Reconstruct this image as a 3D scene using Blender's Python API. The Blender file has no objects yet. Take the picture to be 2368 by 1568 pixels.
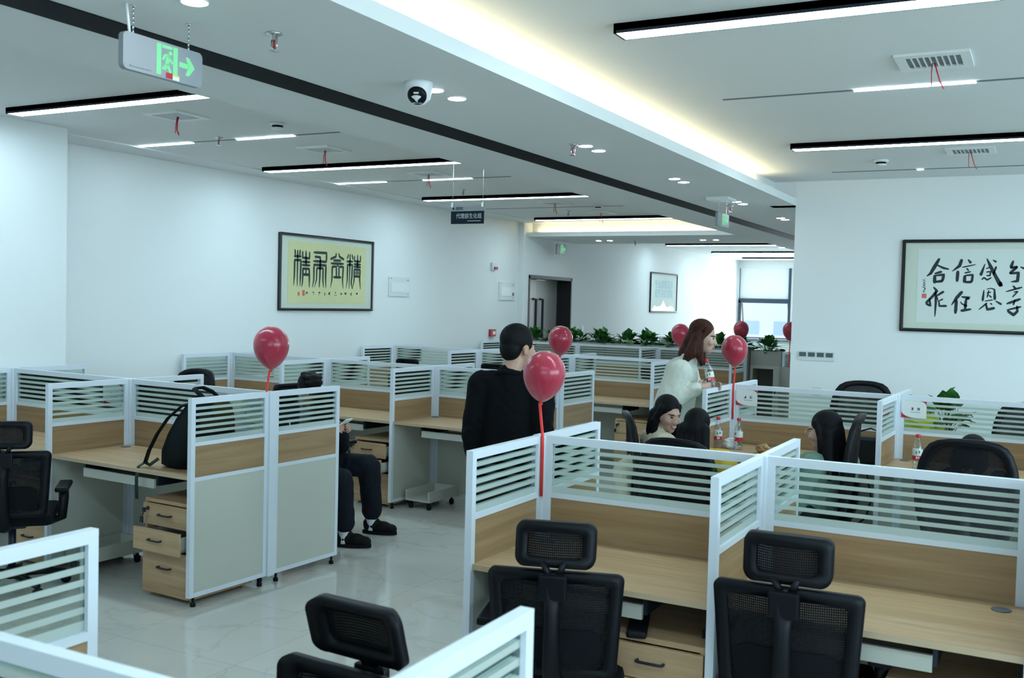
import bpy, bmesh, math, random
from mathutils import Vector, Matrix, Quaternion
from math import pi, sin, cos, radians
random.seed(7)
SC = bpy.context.scene
COL = SC.collection

# ------------------------------------------------------------------ camera, world, light, exposure
F_PX = 2330.97
YAW, PITCH, ROLL = -0.48574368, 0.03657024, 0.02499894
EYE = Vector((0, 0, 1.79))
fw = Vector((sin(YAW), cos(YAW), 0)); rt = Vector((cos(YAW), -sin(YAW), 0)); up = Vector((0, 0, 1))
f2 = fw * cos(PITCH) - up * sin(PITCH); u2 = up * cos(PITCH) + fw * sin(PITCH)
r3 = rt * cos(ROLL) + u2 * sin(ROLL); u3 = u2 * cos(ROLL) - rt * sin(ROLL)
cam = bpy.data.cameras.new('camera'); cam_o = bpy.data.objects.new('camera', cam); COL.objects.link(cam_o)
cam.sensor_width = 36.0; cam.sensor_fit = 'HORIZONTAL'; cam.lens = F_PX / 2368 * 36
cam_o.matrix_world = Matrix(((r3.x, u3.x, -f2.x, EYE.x), (r3.y, u3.y, -f2.y, EYE.y), (r3.z, u3.z, -f2.z, EYE.z), (0, 0, 0, 1)))
cam.clip_end = 200; cam.clip_start = 0.05
cam.dof.use_dof = True; cam.dof.focus_distance = 6.5; cam.dof.aperture_fstop = 5.6
SC.camera = cam_o
SC.view_settings.view_transform = 'Standard'; SC.view_settings.look = 'None'
SC.view_settings.gamma = 1.0; SC.view_settings.use_curve_mapping = False
SC.view_settings.exposure = 1.58
w = bpy.data.worlds.new('sky'); SC.world = w; w.use_nodes = True
w.node_tree.nodes['Background'].inputs[0].default_value = (0.80, 0.92, 1.0, 1)
w.node_tree.nodes['Background'].inputs[1].default_value = 0.5
LIN = 10.5          # linear lamps
DOWN = 16.0        # downlights
COVE = 4.3         # warm cove strips

def area(name, loc, aim, sx, sy, power, col):
    l = bpy.data.lights.new(name, 'AREA'); l.shape = 'RECTANGLE'; l.size = sx; l.size_y = sy; l.energy = power; l.color = col
    o = bpy.data.objects.new(name, l); COL.objects.link(o); o.location = loc
    o.rotation_euler = (Vector(aim) - Vector(loc)).to_track_quat('-Z', 'Y').to_euler(); return o
# daylight entering by the glazed sides of the office behind and beside the camera, and by the far window
area('daylight_side', (6.6, 3.0, 1.9), (0, 3.4, 1.2), 9.0, 2.0, 165, (0.64, 0.87, 1.0))
area('daylight_back', (0.5, -3.7, 1.9), (-1.5, 4, 1.3), 7.0, 2.0, 45, (0.64, 0.88, 1.0))
area('daylight_far', (-5.2, 27.0, 1.9), (-5.5, 18, 1.2), 3.6, 1.8, 55, (0.80, 0.94, 1.0))

# ------------------------------------------------------------------ materials
def nt(name):
    m = bpy.data.materials.new(name); m.use_nodes = True
    return m, m.node_tree.nodes, m.node_tree.links, m.node_tree.nodes['Principled BSDF']
def mat(name, col, rough=.5, metal=0.0, spec=.5, noise=0.0, nscale=30, bump=0.0, coat=0.0, trans=0.0, ior=1.45):
    m, N, L, P = nt(name)
    P.inputs['Base Color'].default_value = (*col, 1); P.inputs['Roughness'].default_value = rough
    P.inputs['Metallic'].default_value = metal; P.inputs['Specular IOR Level'].default_value = spec
    P.inputs['Coat Weight'].default_value = coat; P.inputs['Transmission Weight'].default_value = trans; P.inputs['IOR'].default_value = ior
    if noise or bump:
        tc = N.new('ShaderNodeTexCoord'); nz = N.new('ShaderNodeTexNoise'); nz.inputs['Scale'].default_value = nscale; nz.inputs['Detail'].default_value = 5
        L.new(tc.outputs['Object'], nz.inputs['Vector'])
        if noise:
            mx = N.new('ShaderNodeMix'); mx.data_type = 'RGBA'
            mx.inputs['A'].default_value = (*[c * (1 - noise) for c in col], 1); mx.inputs['B'].default_value = (*[min(1, c * (1 + noise)) for c in col], 1)
            L.new(nz.outputs['Fac'], mx.inputs['Factor']); L.new(mx.outputs['Result'], P.inputs['Base Color'])
        if bump:
            b = N.new('ShaderNodeBump'); b.inputs['Strength'].default_value = bump; b.inputs['Distance'].default_value = .01
            L.new(nz.outputs['Fac'], b.inputs['Height']); L.new(b.outputs['Normal'], P.inputs['Normal'])
    return m
def emis(name, col, s):
    m, N, L, P = nt(name)
    P.inputs['Base Color'].default_value = (*col, 1); P.inputs['Emission Color'].default_value = (*col, 1); P.inputs['Emission Strength'].default_value = s
    return m
def wood(name, ca, cb, axis=0, sc=1.0):
    m, N, L, P = nt(name)
    tc = N.new('ShaderNodeTexCoord'); mp = N.new('ShaderNodeMapping'); s = [26 * sc] * 3; s[axis] = 1.1 * sc; mp.inputs['Scale'].default_value = s
    oi = N.new('ShaderNodeObjectInfo'); ad = N.new('ShaderNodeVectorMath'); ad.operation = 'ADD'
    ml = N.new('ShaderNodeVectorMath'); ml.operation = 'SCALE'; ml.inputs['Scale'].default_value = 3.0
    L.new(oi.outputs['Location'], ml.inputs[0]); L.new(tc.outputs['Object'], ad.inputs[0]); L.new(ml.outputs[0], ad.inputs[1])
    L.new(ad.outputs[0], mp.inputs['Vector'])
    n1 = N.new('ShaderNodeTexNoise'); n1.inputs['Scale'].default_value = 1.0; n1.inputs['Detail'].default_value = 8; n1.inputs['Roughness'].default_value = .62; n1.inputs['Distortion'].default_value = .5
    L.new(mp.outputs[0], n1.inputs['Vector'])
    cr = N.new('ShaderNodeValToRGB'); cr.color_ramp.elements[0].position = .30; cr.color_ramp.elements[1].position = .68
    cr.color_ramp.elements[0].color = (*ca, 1); cr.color_ramp.elements[1].color = (*cb, 1)
    L.new(n1.outputs['Fac'], cr.inputs['Fac']); L.new(cr.outputs['Color'], P.inputs['Base Color'])
    P.inputs['Roughness'].default_value = .42; P.inputs['Specular IOR Level'].default_value = .4
    return m
M = {}
M['wall'] = mat('wall_paint', (.78, .81, .81), .75, noise=.015, nscale=3)
M['ceil'] = mat('ceiling_paint', (.74, .77, .77), .85, noise=.012, nscale=2)
M['black'] = mat('black_trim', (.003, .005, .008), .6, 0, .08)
M['alu'] = mat('white_aluminium', (.70, .76, .83), .33, .0, .5)
M['wood_x'] = wood('oak_laminate_along_x', (.385, .24, .125), (.54, .37, .218), 0)
M['wood_band_shaded'] = wood('oak_laminate_band_shaded', (.275, .168, .082), (.41, .272, .15), 0)  # desk oak again, its colour darkened for the shade on the upright bands
M['wood_edge'] = mat('oak_edge_banding', (.50, .38, .25), .4, noise=.06, nscale=20)
M['cream'] = mat('cream_laminate', (.53, .55, .48), .45, noise=.02, nscale=4)
M['beige'] = mat('beige_metal', (.50, .51, .45), .4)
M['blackp'] = mat('black_plastic', (.0028, .004, .0065), .45, 0, .22)
M['blackm'] = mat('black_metal', (.010, .016, .026), .4, 0, .4)
M['fabric_b'] = mat('black_fabric', (.004, .005, .007), .9, 0, .2, noise=.3, nscale=150, bump=.15)
M['chrome'] = mat('chrome', (.6, .62, .65), .2, 1.0)
M['whitep'] = mat('white_plastic', (.76, .79, .79), .35)
M['greyp'] = mat('grey_plastic', (.10, .13, .15), .4)
M['screen'] = mat('dark_display', (.09, .12, .13), .15)
M['redp'] = mat('red_plastic', (.42, .02, .03), .4)
M['ribbon'] = mat('red_ribbon', (.55, .03, .05), .6)
M['stick'] = mat('red_balloon_stick', (.80, .035, .03), .35)
M['lamp'] = emis('lamp_diffuser', (.65, .89, 1.0), LIN)
M['lampline'] = emis('slot_lamp_diffuser', (.74, .92, 1.0), LIN)
M['down'] = emis('downlight_lens', (.92, .97, 1.0), DOWN)
M['cove'] = emis('warm_led_strip', (1.0, .82, .50), COVE)
M['green_lit'] = emis('lit_green_symbol', (.075, .27, .13), .65)
M['sign'] = mat('sign_silver_face', (.25, .28, .30), .4, .0)
M['paper'] = mat('white_paper', (.66, .72, .69), .8)
M['paper_b'] = mat('pale_mount_paper', (.60, .66, .56), .8)
M['paper_y'] = mat('yellow_silk_paper', (.64, .64, .36), .8, noise=.04, nscale=6)
M['ink'] = mat('black_ink', (.022, .035, .04), .8)
M['inkw'] = mat('worn_ink', (.03, .05, .05), .8)
M['sealr'] = mat('red_seal_ink', (.60, .16, .12), .8)
M['blue_ink'] = mat('pale_blue_ink', (.36, .58, .68), .8)
M['white_letter'] = mat('white_lettering', (.75, .80, .82), .5)
M['signdark'] = mat('dark_slate_sign', (.012, .024, .038), .6, 0, .2)
M['frame_b'] = mat('black_wood_frame', (.012, .012, .014), .35)
M['skin'] = mat('skin', (.43, .255, .18), .5, noise=.06, nscale=40)
M['skin_f'] = mat('fair_skin', (.50, .315, .245), .5, noise=.05, nscale=40)
M['lips'] = mat('lips', (.42, .16, .15), .45)
M['eye'] = mat('eye_dark', (.02, .015, .012), .2)
M['eyew'] = mat('eye_white', (.6, .6, .58), .3)
M['teeth'] = mat('teeth', (.75, .74, .70), .3)
def hairmat(name, a, b):
    m, N, L, P = nt(name)
    tc = N.new('ShaderNodeTexCoord'); mp = N.new('ShaderNodeMapping'); mp.inputs['Scale'].default_value = (120, 120, 7)
    nz = N.new('ShaderNodeTexNoise'); nz.inputs['Scale'].default_value = 1; nz.inputs['Detail'].default_value = 4
    L.new(tc.outputs['Object'], mp.inputs[0]); L.new(mp.outputs[0], nz.inputs['Vector'])
    cr = N.new('ShaderNodeValToRGB'); cr.color_ramp.elements[0].position = .35; cr.color_ramp.elements[1].position = .7
    cr.color_ramp.elements[0].color = (*a, 1); cr.color_ramp.elements[1].color = (*b, 1)
    L.new(nz.outputs['Fac'], cr.inputs[0]); L.new(cr.outputs[0], P.inputs['Base Color']); P.inputs['Roughness'].default_value = .6; P.inputs['Specular IOR Level'].default_value = .14
    bp = N.new('ShaderNodeBump'); bp.inputs['Strength'].default_value = .5; bp.inputs['Distance'].default_value = .006
    L.new(nz.outputs['Fac'], bp.inputs['Height']); L.new(bp.outputs[0], P.inputs['Normal']); return m
M['hair_b'] = hairmat('black_hair', (.0018, .0018, .0026), (.006, .006, .008))
M['hair_r'] = hairmat('auburn_hair', (.016, .006, .005), (.085, .026, .016))
M['jacket_b'] = mat('black_wool', (.0028, .0034, .005), .9, 0, .15, noise=.2, nscale=60, bump=.2)
M['navy'] = mat('navy_cloth', (.008, .011, .018), .85, 0, .2, noise=.2, nscale=25, bump=.4)
M['stripe'] = mat('white_sleeve_stripe', (.6, .65, .66), .7)
M['shirt_w'] = mat('off_white_cotton', (.56, .59, .52), .85, noise=.05, nscale=14, bump=.6)
M['cream_c'] = mat('cream_cotton', (.66, .62, .47), .85, noise=.06, nscale=14, bump=.5)
M['yellow_c'] = mat('yellow_cotton', (.62, .42, .04), .85, noise=.08, nscale=14, bump=.4)
M['green_c'] = mat('speckled_green_knit', (.15, .25, .20), .95, noise=.75, nscale=160, bump=.8)
M['shoe'] = mat('black_shoe', (.003, .0035, .004), .7, 0, .25)
M['sole'] = mat('black_rubber_sole', (.005, .0055, .006), .8, 0, .2)
M['sock'] = mat('white_sock', (.66, .68, .72), .85)
M['bag_g'] = mat('dark_green_nylon', (.003, .008, .0085), .7, 0, .2, noise=.2, nscale=40, bump=.2)
M['strap_b'] = mat('black_webbing', (.004, .007, .008), .7, 0, .2)
M['strap_g'] = mat('green_webbing', (.006, .03, .022), .7)
M['gold'] = mat('gold_chain', (.70, .48, .14), .25, 1.0)
M['leather'] = mat('black_leather', (.004, .005, .007), .4, 0, .35, bump=.1, nscale=200)
M['terracotta'] = mat('red_plant_pot', (.45, .14, .13), .5)
M['soil'] = mat('dark_soil', (.02, .014, .009), .95)
def leafmat():
    m, N, L, P = nt('pothos_leaf')
    tc = N.new('ShaderNodeTexCoord'); nz = N.new('ShaderNodeTexNoise'); nz.inputs['Scale'].default_value = 14
    L.new(tc.outputs['Object'], nz.inputs['Vector'])
    cr = N.new('ShaderNodeValToRGB'); cr.color_ramp.elements[0].position = .35; cr.color_ramp.elements[1].position = .68
    cr.color_ramp.elements[0].color = (.008, .055, .010, 1); cr.color_ramp.elements[1].color = (.045, .20, .028, 1)
    L.new(nz.outputs['Fac'], cr.inputs[0]); L.new(cr.outputs[0], P.inputs['Base Color']); P.inputs['Roughness'].default_value = .4
    return m
M['leaf'] = leafmat()
M['yellowbag'] = mat('yellow_green_plastic', (.62, .66, .04), .4, noise=.3, nscale=9)
M['tissue'] = mat('tissue_paper', (.74, .76, .77), .9, bump=.5, nscale=40)
M['snack_a'] = mat('brown_snack_wrapper', (.35, .20, .08), .35, noise=.5, nscale=40)
M['snack_b'] = mat('blue_snack_wrapper', (.05, .10, .30), .35)
M['steel'] = mat('brushed_steel_door', (.46, .44, .42), .35, .3)
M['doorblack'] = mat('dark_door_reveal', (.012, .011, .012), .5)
M['winframe'] = mat('slate_window_frame', (.03, .05, .075), .4)
M['cabinet'] = mat('grey_beige_cabinet', (.38, .38, .34), .5, noise=.02, nscale=4)
M['cab_in'] = mat('cabinet_inside', (.17, .17, .14), .7)
M['facade'] = mat('pale_facade', (.80, .84, .86), .9)
M['facwin'] = mat('pale_facade_window', (.45, .60, .72), .4)
def balloonmat():
    m, N, L, P = nt('red_latex')
    P.inputs['Base Color'].default_value = (.40, .022, .055, 1); P.inputs['Roughness'].default_value = .22
    P.inputs['Specular IOR Level'].default_value = .5; P.inputs['Subsurface Weight'].default_value = .25
    P.inputs['Subsurface Radius'].default_value = (.06, .01, .01); P.inputs['Sheen Weight'].default_value = .25; return m
M['balloon'] = balloonmat()
def floormat():
    m, N, L, P = nt('polished_marble_tile')
    g = N.new('ShaderNodeNewGeometry'); br = N.new('ShaderNodeTexBrick'); br.offset = 0.0; br.squash = 1
    mp = N.new('ShaderNodeMapping'); mp.inputs['Location'].default_value = (.2, .35, 0); mp.inputs['Scale'].default_value = (1, 1, 0)
    L.new(g.outputs['Position'], mp.inputs[0]); L.new(mp.outputs[0], br.inputs['Vector'])
    br.inputs['Scale'].default_value = 1.0; br.inputs['Brick Width'].default_value = .8; br.inputs['Row Height'].default_value = .8
    br.inputs['Mortar Size'].default_value = .0018; br.inputs['Mortar Smooth'].default_value = .1; br.inputs['Bias'].default_value = 0
    br.inputs['Color1'].default_value = (.55, .545, .50, 1); br.inputs['Color2'].default_value = (.60, .595, .55, 1); br.inputs['Mortar'].default_value = (.40, .395, .37, 1)
    nz = N.new('ShaderNodeTexNoise'); nz.inputs['Scale'].default_value = 1.6; nz.inputs['Detail'].default_value = 9; nz.inputs['Distortion'].default_value = 0.5
    L.new(g.outputs['Position'], nz.inputs['Vector'])
    vr = N.new('ShaderNodeValToRGB'); e = vr.color_ramp.elements; e[0].position = .485; e[0].color = (1, 1, 1, 1); e[1].position = .515; e[1].color = (1, 1, 1, 1)
    k = vr.color_ramp.elements.new(.5); k.color = (.90, .885, .86, 1)
    L.new(nz.outputs['Fac'], vr.inputs[0])
    mx = N.new('ShaderNodeMix'); mx.data_type = 'RGBA'; mx.blend_type = 'MULTIPLY'; mx.inputs['Factor'].default_value = 1
    L.new(br.outputs['Color'], mx.inputs['A']); L.new(vr.outputs['Color'], mx.inputs['B'])
    n2 = N.new('ShaderNodeTexNoise'); n2.inputs['Scale'].default_value = .9; n2.inputs['Detail'].default_value = 3; L.new(g.outputs['Position'], n2.inputs['Vector'])
    c2 = N.new('ShaderNodeValToRGB'); c2.color_ramp.elements[0].position = .3; c2.color_ramp.elements[1].position = .7
    c2.color_ramp.elements[0].color = (.90, .90, .90, 1); c2.color_ramp.elements[1].color = (1.06, 1.05, 1.04, 1); L.new(n2.outputs['Fac'], c2.inputs[0])
    m2 = N.new('ShaderNodeMix'); m2.data_type = 'RGBA'; m2.blend_type = 'MULTIPLY'; m2.inputs['Factor'].default_value = 1
    L.new(mx.outputs['Result'], m2.inputs['A']); L.new(c2.outputs['Color'], m2.inputs['B']); L.new(m2.outputs['Result'], P.inputs['Base Color'])
    P.inputs['Roughness'].default_value = .07; P.inputs['Specular IOR Level'].default_value = .85
    return m
M['floor'] = floormat()
def stripeglass():
    m = bpy.data.materials.new('glass_with_frosted_stripes'); m.use_nodes = True; N = m.node_tree.nodes; L = m.node_tree.links; N.clear()
    out = N.new('ShaderNodeOutputMaterial'); g = N.new('ShaderNodeNewGeometry'); sx = N.new('ShaderNodeSeparateXYZ'); L.new(g.outputs['Position'], sx.inputs[0])
    def mth(op, a, b=None):
        n = N.new('ShaderNodeMath'); n.operation = op
        for i, v in enumerate((a, b)):
            if v is None: continue
            if isinstance(v, float): n.inputs[i].default_value = v
            else: L.new(v, n.inputs[i])
        return n.outputs[0]
    ph = mth('FRACT', mth('DIVIDE', mth('SUBTRACT', sx.outputs['Z'], .958), .0345))
    band = mth('LESS_THAN', ph, .46)
    low = mth('LESS_THAN', sx.outputs['Z'], .962)
    fr = mth('MAXIMUM', band, low)
    tr = N.new('ShaderNodeBsdfTransparent'); tr.inputs[0].default_value = (.86, .92, .90, 1)
    gl = N.new('ShaderNodeBsdfGlossy'); gl.inputs['Roughness'].default_value = .03; gl.inputs[0].default_value = (.9, .95, .95, 1)
    fz = N.new('ShaderNodeFresnel'); fz.inputs['IOR'].default_value = 1.35
    clear = N.new('ShaderNodeMixShader'); L.new(fz.outputs[0], clear.inputs[0]); L.new(tr.outputs[0], clear.inputs[1]); L.new(gl.outputs[0], clear.inputs[2])
    df = N.new('ShaderNodeBsdfDiffuse'); df.inputs[0].default_value = (.70, .76, .73, 1)
    tl = N.new('ShaderNodeBsdfTranslucent'); tl.inputs[0].default_value = (.74, .80, .77, 1)
    ad = N.new('ShaderNodeMixShader'); ad.inputs[0].default_value = .45; L.new(df.outputs[0], ad.inputs[1]); L.new(tl.outputs[0], ad.inputs[2])
    t2 = N.new('ShaderNodeBsdfTransparent'); t2.inputs[0].default_value = (.82, .9, .86, 1)
    fro = N.new('ShaderNodeMixShader'); fro.inputs[0].default_value = .76; L.new(t2.outputs[0], fro.inputs[1]); L.new(ad.outputs[0], fro.inputs[2])
    mx = N.new('ShaderNodeMixShader'); L.new(fr, mx.inputs[0]); L.new(clear.outputs[0], mx.inputs[1]); L.new(fro.outputs[0], mx.inputs[2]); L.new(mx.outputs[0], out.inputs[0])
    return m
M['sglass'] = stripeglass()
def meshmat():
    m = bpy.data.materials.new('black_chair_netting'); m.use_nodes = True; N = m.node_tree.nodes; L = m.node_tree.links; P = N['Principled BSDF']
    P.inputs['Base Color'].default_value = (.0045, .0055, .0075, 1); P.inputs['Roughness'].default_value = .8; P.inputs['Specular IOR Level'].default_value = .2
    tr = N.new('ShaderNodeBsdfTransparent'); mx = N.new('ShaderNodeMixShader'); tc = N.new('ShaderNodeTexCoord')
    wv = N.new('ShaderNodeTexWave'); wv.bands_direction = 'Z'; wv.inputs['Scale'].default_value = 38; L.new(tc.outputs['Object'], wv.inputs['Vector'])
    w2 = N.new('ShaderNodeTexWave'); w2.bands_direction = 'X'; w2.inputs['Scale'].default_value = 46; L.new(tc.outputs['Object'], w2.inputs['Vector'])
    mn = N.new('ShaderNodeMath'); mn.operation = 'MULTIPLY'; L.new(wv.outputs['Fac'], mn.inputs[0]); L.new(w2.outputs['Fac'], mn.inputs[1])
    cr = N.new('ShaderNodeMath'); cr.operation = 'MULTIPLY'; cr.inputs[1].default_value = .62; L.new(mn.outputs[0], cr.inputs[0])
    L.new(cr.outputs[0], mx.inputs[0]); L.new(P.outputs[0], mx.inputs[1]); L.new(tr.outputs[0], mx.inputs[2]); L.new(mx.outputs[0], N['Material Output'].inputs[0])
    return m
M['net'] = meshmat()
def clearmat(name, col, mixf=.12):
    m = bpy.data.materials.new(name); m.use_nodes = True; N = m.node_tree.nodes; L = m.node_tree.links; N.clear()
    out = N.new('ShaderNodeOutputMaterial'); tr = N.new('ShaderNodeBsdfTransparent'); tr.inputs[0].default_value = (*col, 1)
    gl = N.new('ShaderNodeBsdfGlossy'); gl.inputs['Roughness'].default_value = .05
    lw = N.new('ShaderNodeLayerWeight'); lw.inputs[0].default_value = .35
    ma = N.new('ShaderNodeMath'); ma.operation = 'MULTIPLY_ADD'; ma.inputs[1].default_value = .6; ma.inputs[2].default_value = mixf * .4; L.new(lw.outputs['Facing'], ma.inputs[0])
    mx = N.new('ShaderNodeMixShader'); L.new(ma.outputs[0], mx.inputs[0]); L.new(tr.outputs[0], mx.inputs[1]); L.new(gl.outputs[0], mx.inputs[2]); L.new(mx.outputs[0], out.inputs[0])
    return m
M['pet'] = clearmat('clear_bottle_plastic', (.90, .94, .95))
M['pane'] = clearmat('window_glass', (.93, .96, .97), .05)
M['acrylic'] = clearmat('clear_acrylic', (.88, .92, .94), .1)
def labelmat():
    m, N, L, P = nt('red_and_white_bottle_label')
    tc = N.new('ShaderNodeTexCoord'); s = N.new('ShaderNodeSeparateXYZ'); L.new(tc.outputs['Object'], s.inputs[0])
    lt = N.new('ShaderNodeMath'); lt.operation = 'LESS_THAN'; lt.inputs[1].default_value = .092; L.new(s.outputs['Z'], lt.inputs[0])
    mx = N.new('ShaderNodeMix'); mx.data_type = 'RGBA'; mx.inputs['A'].default_value = (.66, .72, .70, 1); mx.inputs['B'].default_value = (.55, .02, .05, 1)
    L.new(lt.outputs[0], mx.inputs['Factor']); L.new(mx.outputs['Result'], P.inputs['Base Color']); P.inputs['Roughness'].default_value = .35; return m
M['blabel'] = labelmat()
M['cap'] = mat('red_bottle_cap', (.62, .02, .03), .35)
M['mark_g'] = mat('green_label_mark', (.02, .22, .13), .5)
M['blind'] = None
def blindmat():
    m = bpy.data.materials.new('white_roller_blind'); m.use_nodes = True; N = m.node_tree.nodes; L = m.node_tree.links; N.clear()
    out = N.new('ShaderNodeOutputMaterial'); d = N.new('ShaderNodeBsdfDiffuse'); d.inputs[0].default_value = (.85, .9, .92, 1)
    t = N.new('ShaderNodeBsdfTranslucent'); t.inputs[0].default_value = (.9, .95, .97, 1); mx = N.new('ShaderNodeMixShader'); mx.inputs[0].default_value = .75
    L.new(d.outputs[0], mx.inputs[1]); L.new(t.outputs[0], mx.inputs[2]); L.new(mx.outputs[0], out.inputs[0]); return m
M['blind'] = blindmat()

# ------------------------------------------------------------------ mesh helpers
class MB:
    def __init__(s): s.bm = bmesh.new()
    def _new(s, vs, mi, smooth):
        for v in vs:
            for f in v.link_faces: f.material_index = mi; f.smooth = smooth
    def box(s, x0, x1, y0, y1, z0, z1, mi=0, bev=0, rot=None):
        r = bmesh.ops.create_cube(s.bm, size=1); vs = r['verts']
        for v in vs: v.co = Vector((x0 + (v.co.x + .5) * (x1 - x0), y0 + (v.co.y + .5) * (y1 - y0), z0 + (v.co.z + .5) * (z1 - z0)))
        if rot is not None:
            for v in vs: v.co = rot @ v.co
        s._new(vs, mi, False)
        if bev:
            es = list({e for v in vs for e in v.link_edges})
            bmesh.ops.bevel(s.bm, geom=es, offset=bev, segments=2, affect='EDGES', profile=.6)
        return s
    def tube(s, pts, r, n=10, mi=0, cap=True, smooth=True, flat=None):
        pts = [Vector(p) for p in pts]; rs = r if isinstance(r, (list, tuple)) else [r] * len(pts); rings = []; prev = None
        for i, p in enumerate(pts):
            d = (pts[min(i + 1, len(pts) - 1)] - pts[max(i - 1, 0)]).normalized()
            if prev is None:
                a = d.orthogonal().normalized() if flat is None else (Vector(flat) - d * d.dot(Vector(flat))).normalized()
            else:
                a = (prev - d * d.dot(prev)); a = a.normalized() if a.length > 1e-6 else d.orthogonal().normalized()
            prev = a; b = d.cross(a); ring = []
            rx, ry = rs[i] if isinstance(rs[i], tuple) else (rs[i], rs[i])
            for k in range(n):
                t = 2 * pi * k / n; ring.append(s.bm.verts.new(p + a * cos(t) * rx + b * sin(t) * ry))
            rings.append(ring)
        for i in range(len(rings) - 1):
            for k in range(n):
                f = s.bm.faces.new((rings[i][k], rings[i][(k + 1) % n], rings[i + 1][(k + 1) % n], rings[i + 1][k])); f.material_index = mi; f.smooth = smooth
        if cap:
            for ring, fl in ((rings[0], True), (rings[-1], False)):
                f = s.bm.faces.new(ring[::-1] if fl else ring); f.material_index = mi
        return s
    def lathe(s, prof, c=(0, 0, 0), n=24, mi=0, rot=None, smooth=True):
        c = Vector(c); rings = []
        for (r, z) in prof:
            ring = []
            for k in range(n):
                t = 2 * pi * k / n; v = Vector((r * cos(t), r * sin(t), z)); v = rot @ v if rot is not None else v
                ring.append(s.bm.verts.new(c + v))
            rings.append(ring)
        for i in range(len(rings) - 1):
            for k in range(n):
                f = s.bm.faces.new((rings[i][k], rings[i][(k + 1) % n], rings[i + 1][(k + 1) % n], rings[i + 1][k])); f.material_index = mi; f.smooth = smooth
        for ring, fl in ((rings[0], True), (rings[-1], False)):
            f = s.bm.faces.new(ring[::-1] if fl else ring); f.material_index = mi
        return s
    def ell(s, c, R, ax=None, n=16, mi=0):
        r = bmesh.ops.create_uvsphere(s.bm, u_segments=n, v_segments=max(6, n // 2), radius=1); c = Vector(c)
        for v in r['verts']:
            q = Vector((v.co.x * R[0], v.co.y * R[1], v.co.z * R[2]))
            v.co = c + (ax[0] * q.x + ax[1] * q.y + ax[2] * q.z if ax else q)
        s._new(r['verts'], mi, True); return s
    def caps(s, p0, p1, r0, r1=None, n=14, mi=0):
        p0, p1 = Vector(p0), Vector(p1); r1 = r0 if r1 is None else r1; d = p1 - p0; L = d.length; d = d / L if L > 1e-6 else Vector((0, 0, 1))
        prof = []
        for k in range(7): t = -pi / 2 + pi / 2 * k / 6; prof.append((max(1e-4, r0 * cos(t)), r0 * sin(t)))
        for k in range(7): t = pi / 2 * k / 6; prof.append((max(1e-4, r1 * cos(t)), L + r1 * sin(t)))
        return s.lathe(prof, p0, n, mi, d.to_track_quat('Z', 'Y').to_matrix())
    def poly(s, pts, mi=0):
        f = s.bm.faces.new([s.bm.verts.new(p) for p in pts]); f.material_index = mi; return s
    def prism(s, pts, ext, mi=0):
        a = [s.bm.verts.new(p) for p in pts]; b = [s.bm.verts.new(Vector(p) + Vector(ext)) for p in pts]; n = len(pts)
        fs = [s.bm.faces.new(a), s.bm.faces.new(b[::-1])]
        for i in range(n): fs.append(s.bm.faces.new((a[i], b[i], b[(i + 1) % n], a[(i + 1) % n])))
        for f in fs: f.material_index = mi
        bmesh.ops.recalc_face_normals(s.bm, faces=fs); return s
    def ring(s, outer, inner, fm, th, mi=0):
        """closed frame between two outlines in (x,z); fm maps (x,z,d) to 3-D, d is the depth"""
        n = len(outer); R = []
        for pts, d in ((outer, -th / 2), (outer, th / 2), (inner, th / 2), (inner, -th / 2)): R.append([s.bm.verts.new(fm(x, z, d)) for x, z in pts])
        for a in range(4):
            for k in range(n):
                f = s.bm.faces.new((R[a][k], R[a][(k + 1) % n], R[(a + 1) % 4][(k + 1) % n], R[(a + 1) % 4][k])); f.material_index = mi; f.smooth = True
        return s
    def sheet(s, outline, fm, th, mi=0, nz=8):
        """filled outline (convex in rows) as a thin closed sheet"""
        zs = [z for x, z in outline]; z0, z1 = min(zs), max(zs); rows = []
        for i in range(nz + 1):
            z = z0 + (z1 - z0) * (.004 + .992 * i / nz); xs = []
            for k in range(len(outline)):
                (xa, za), (xb, zb) = outline[k], outline[(k + 1) % len(outline)]
                if (za - z) * (zb - z) <= 0 and za != zb: xs.append(xa + (xb - xa) * (z - za) / (zb - za))
            rows.append((min(xs), max(xs), z))
        for d, fl in ((-th / 2, 0), (th / 2, 1)):
            G = [[s.bm.verts.new(fm(a + (b - a) * j / 8, z, d)) for j in range(9)] for a, b, z in rows]
            for i in range(nz):
                for j in range(8):
                    q = (G[i][j], G[i][j + 1], G[i + 1][j + 1], G[i + 1][j]); f = s.bm.faces.new(q if not fl else q[::-1]); f.smooth = True; f.material_index = mi
        return s
    def mesh(s, name, mats):
        bmesh.ops.recalc_face_normals(s.bm, faces=s.bm.faces[:])
        me = bpy.data.meshes.new(name); s.bm.to_mesh(me); s.bm.free()
        for m in (mats if isinstance(mats, (list, tuple)) else [mats]): me.materials.append(m)
        return me
    def build(s, name, mats, parent=None):
        return link(name, s.mesh(name, mats), parent)
def link(name, me, parent=None):
    o = bpy.data.objects.new(name, me); COL.objects.link(o)
    if parent: o.parent = parent
    return o
def tag(o, label=None, cat=None, group=None, kind=None):
    if label: o['label'] = label
    if cat: o['category'] = cat
    if group: o['group'] = group
    if kind: o['kind'] = kind
    return o
def thing(name, label, cat, loc=(0, 0, 0), rz=0, group=None):
    o = bpy.data.objects.new(name, None); COL.objects.link(o); o.location = loc; o.rotation_euler = (0, 0, rz); o.empty_display_size = .1
    return tag(o, label, cat, group)
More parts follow.
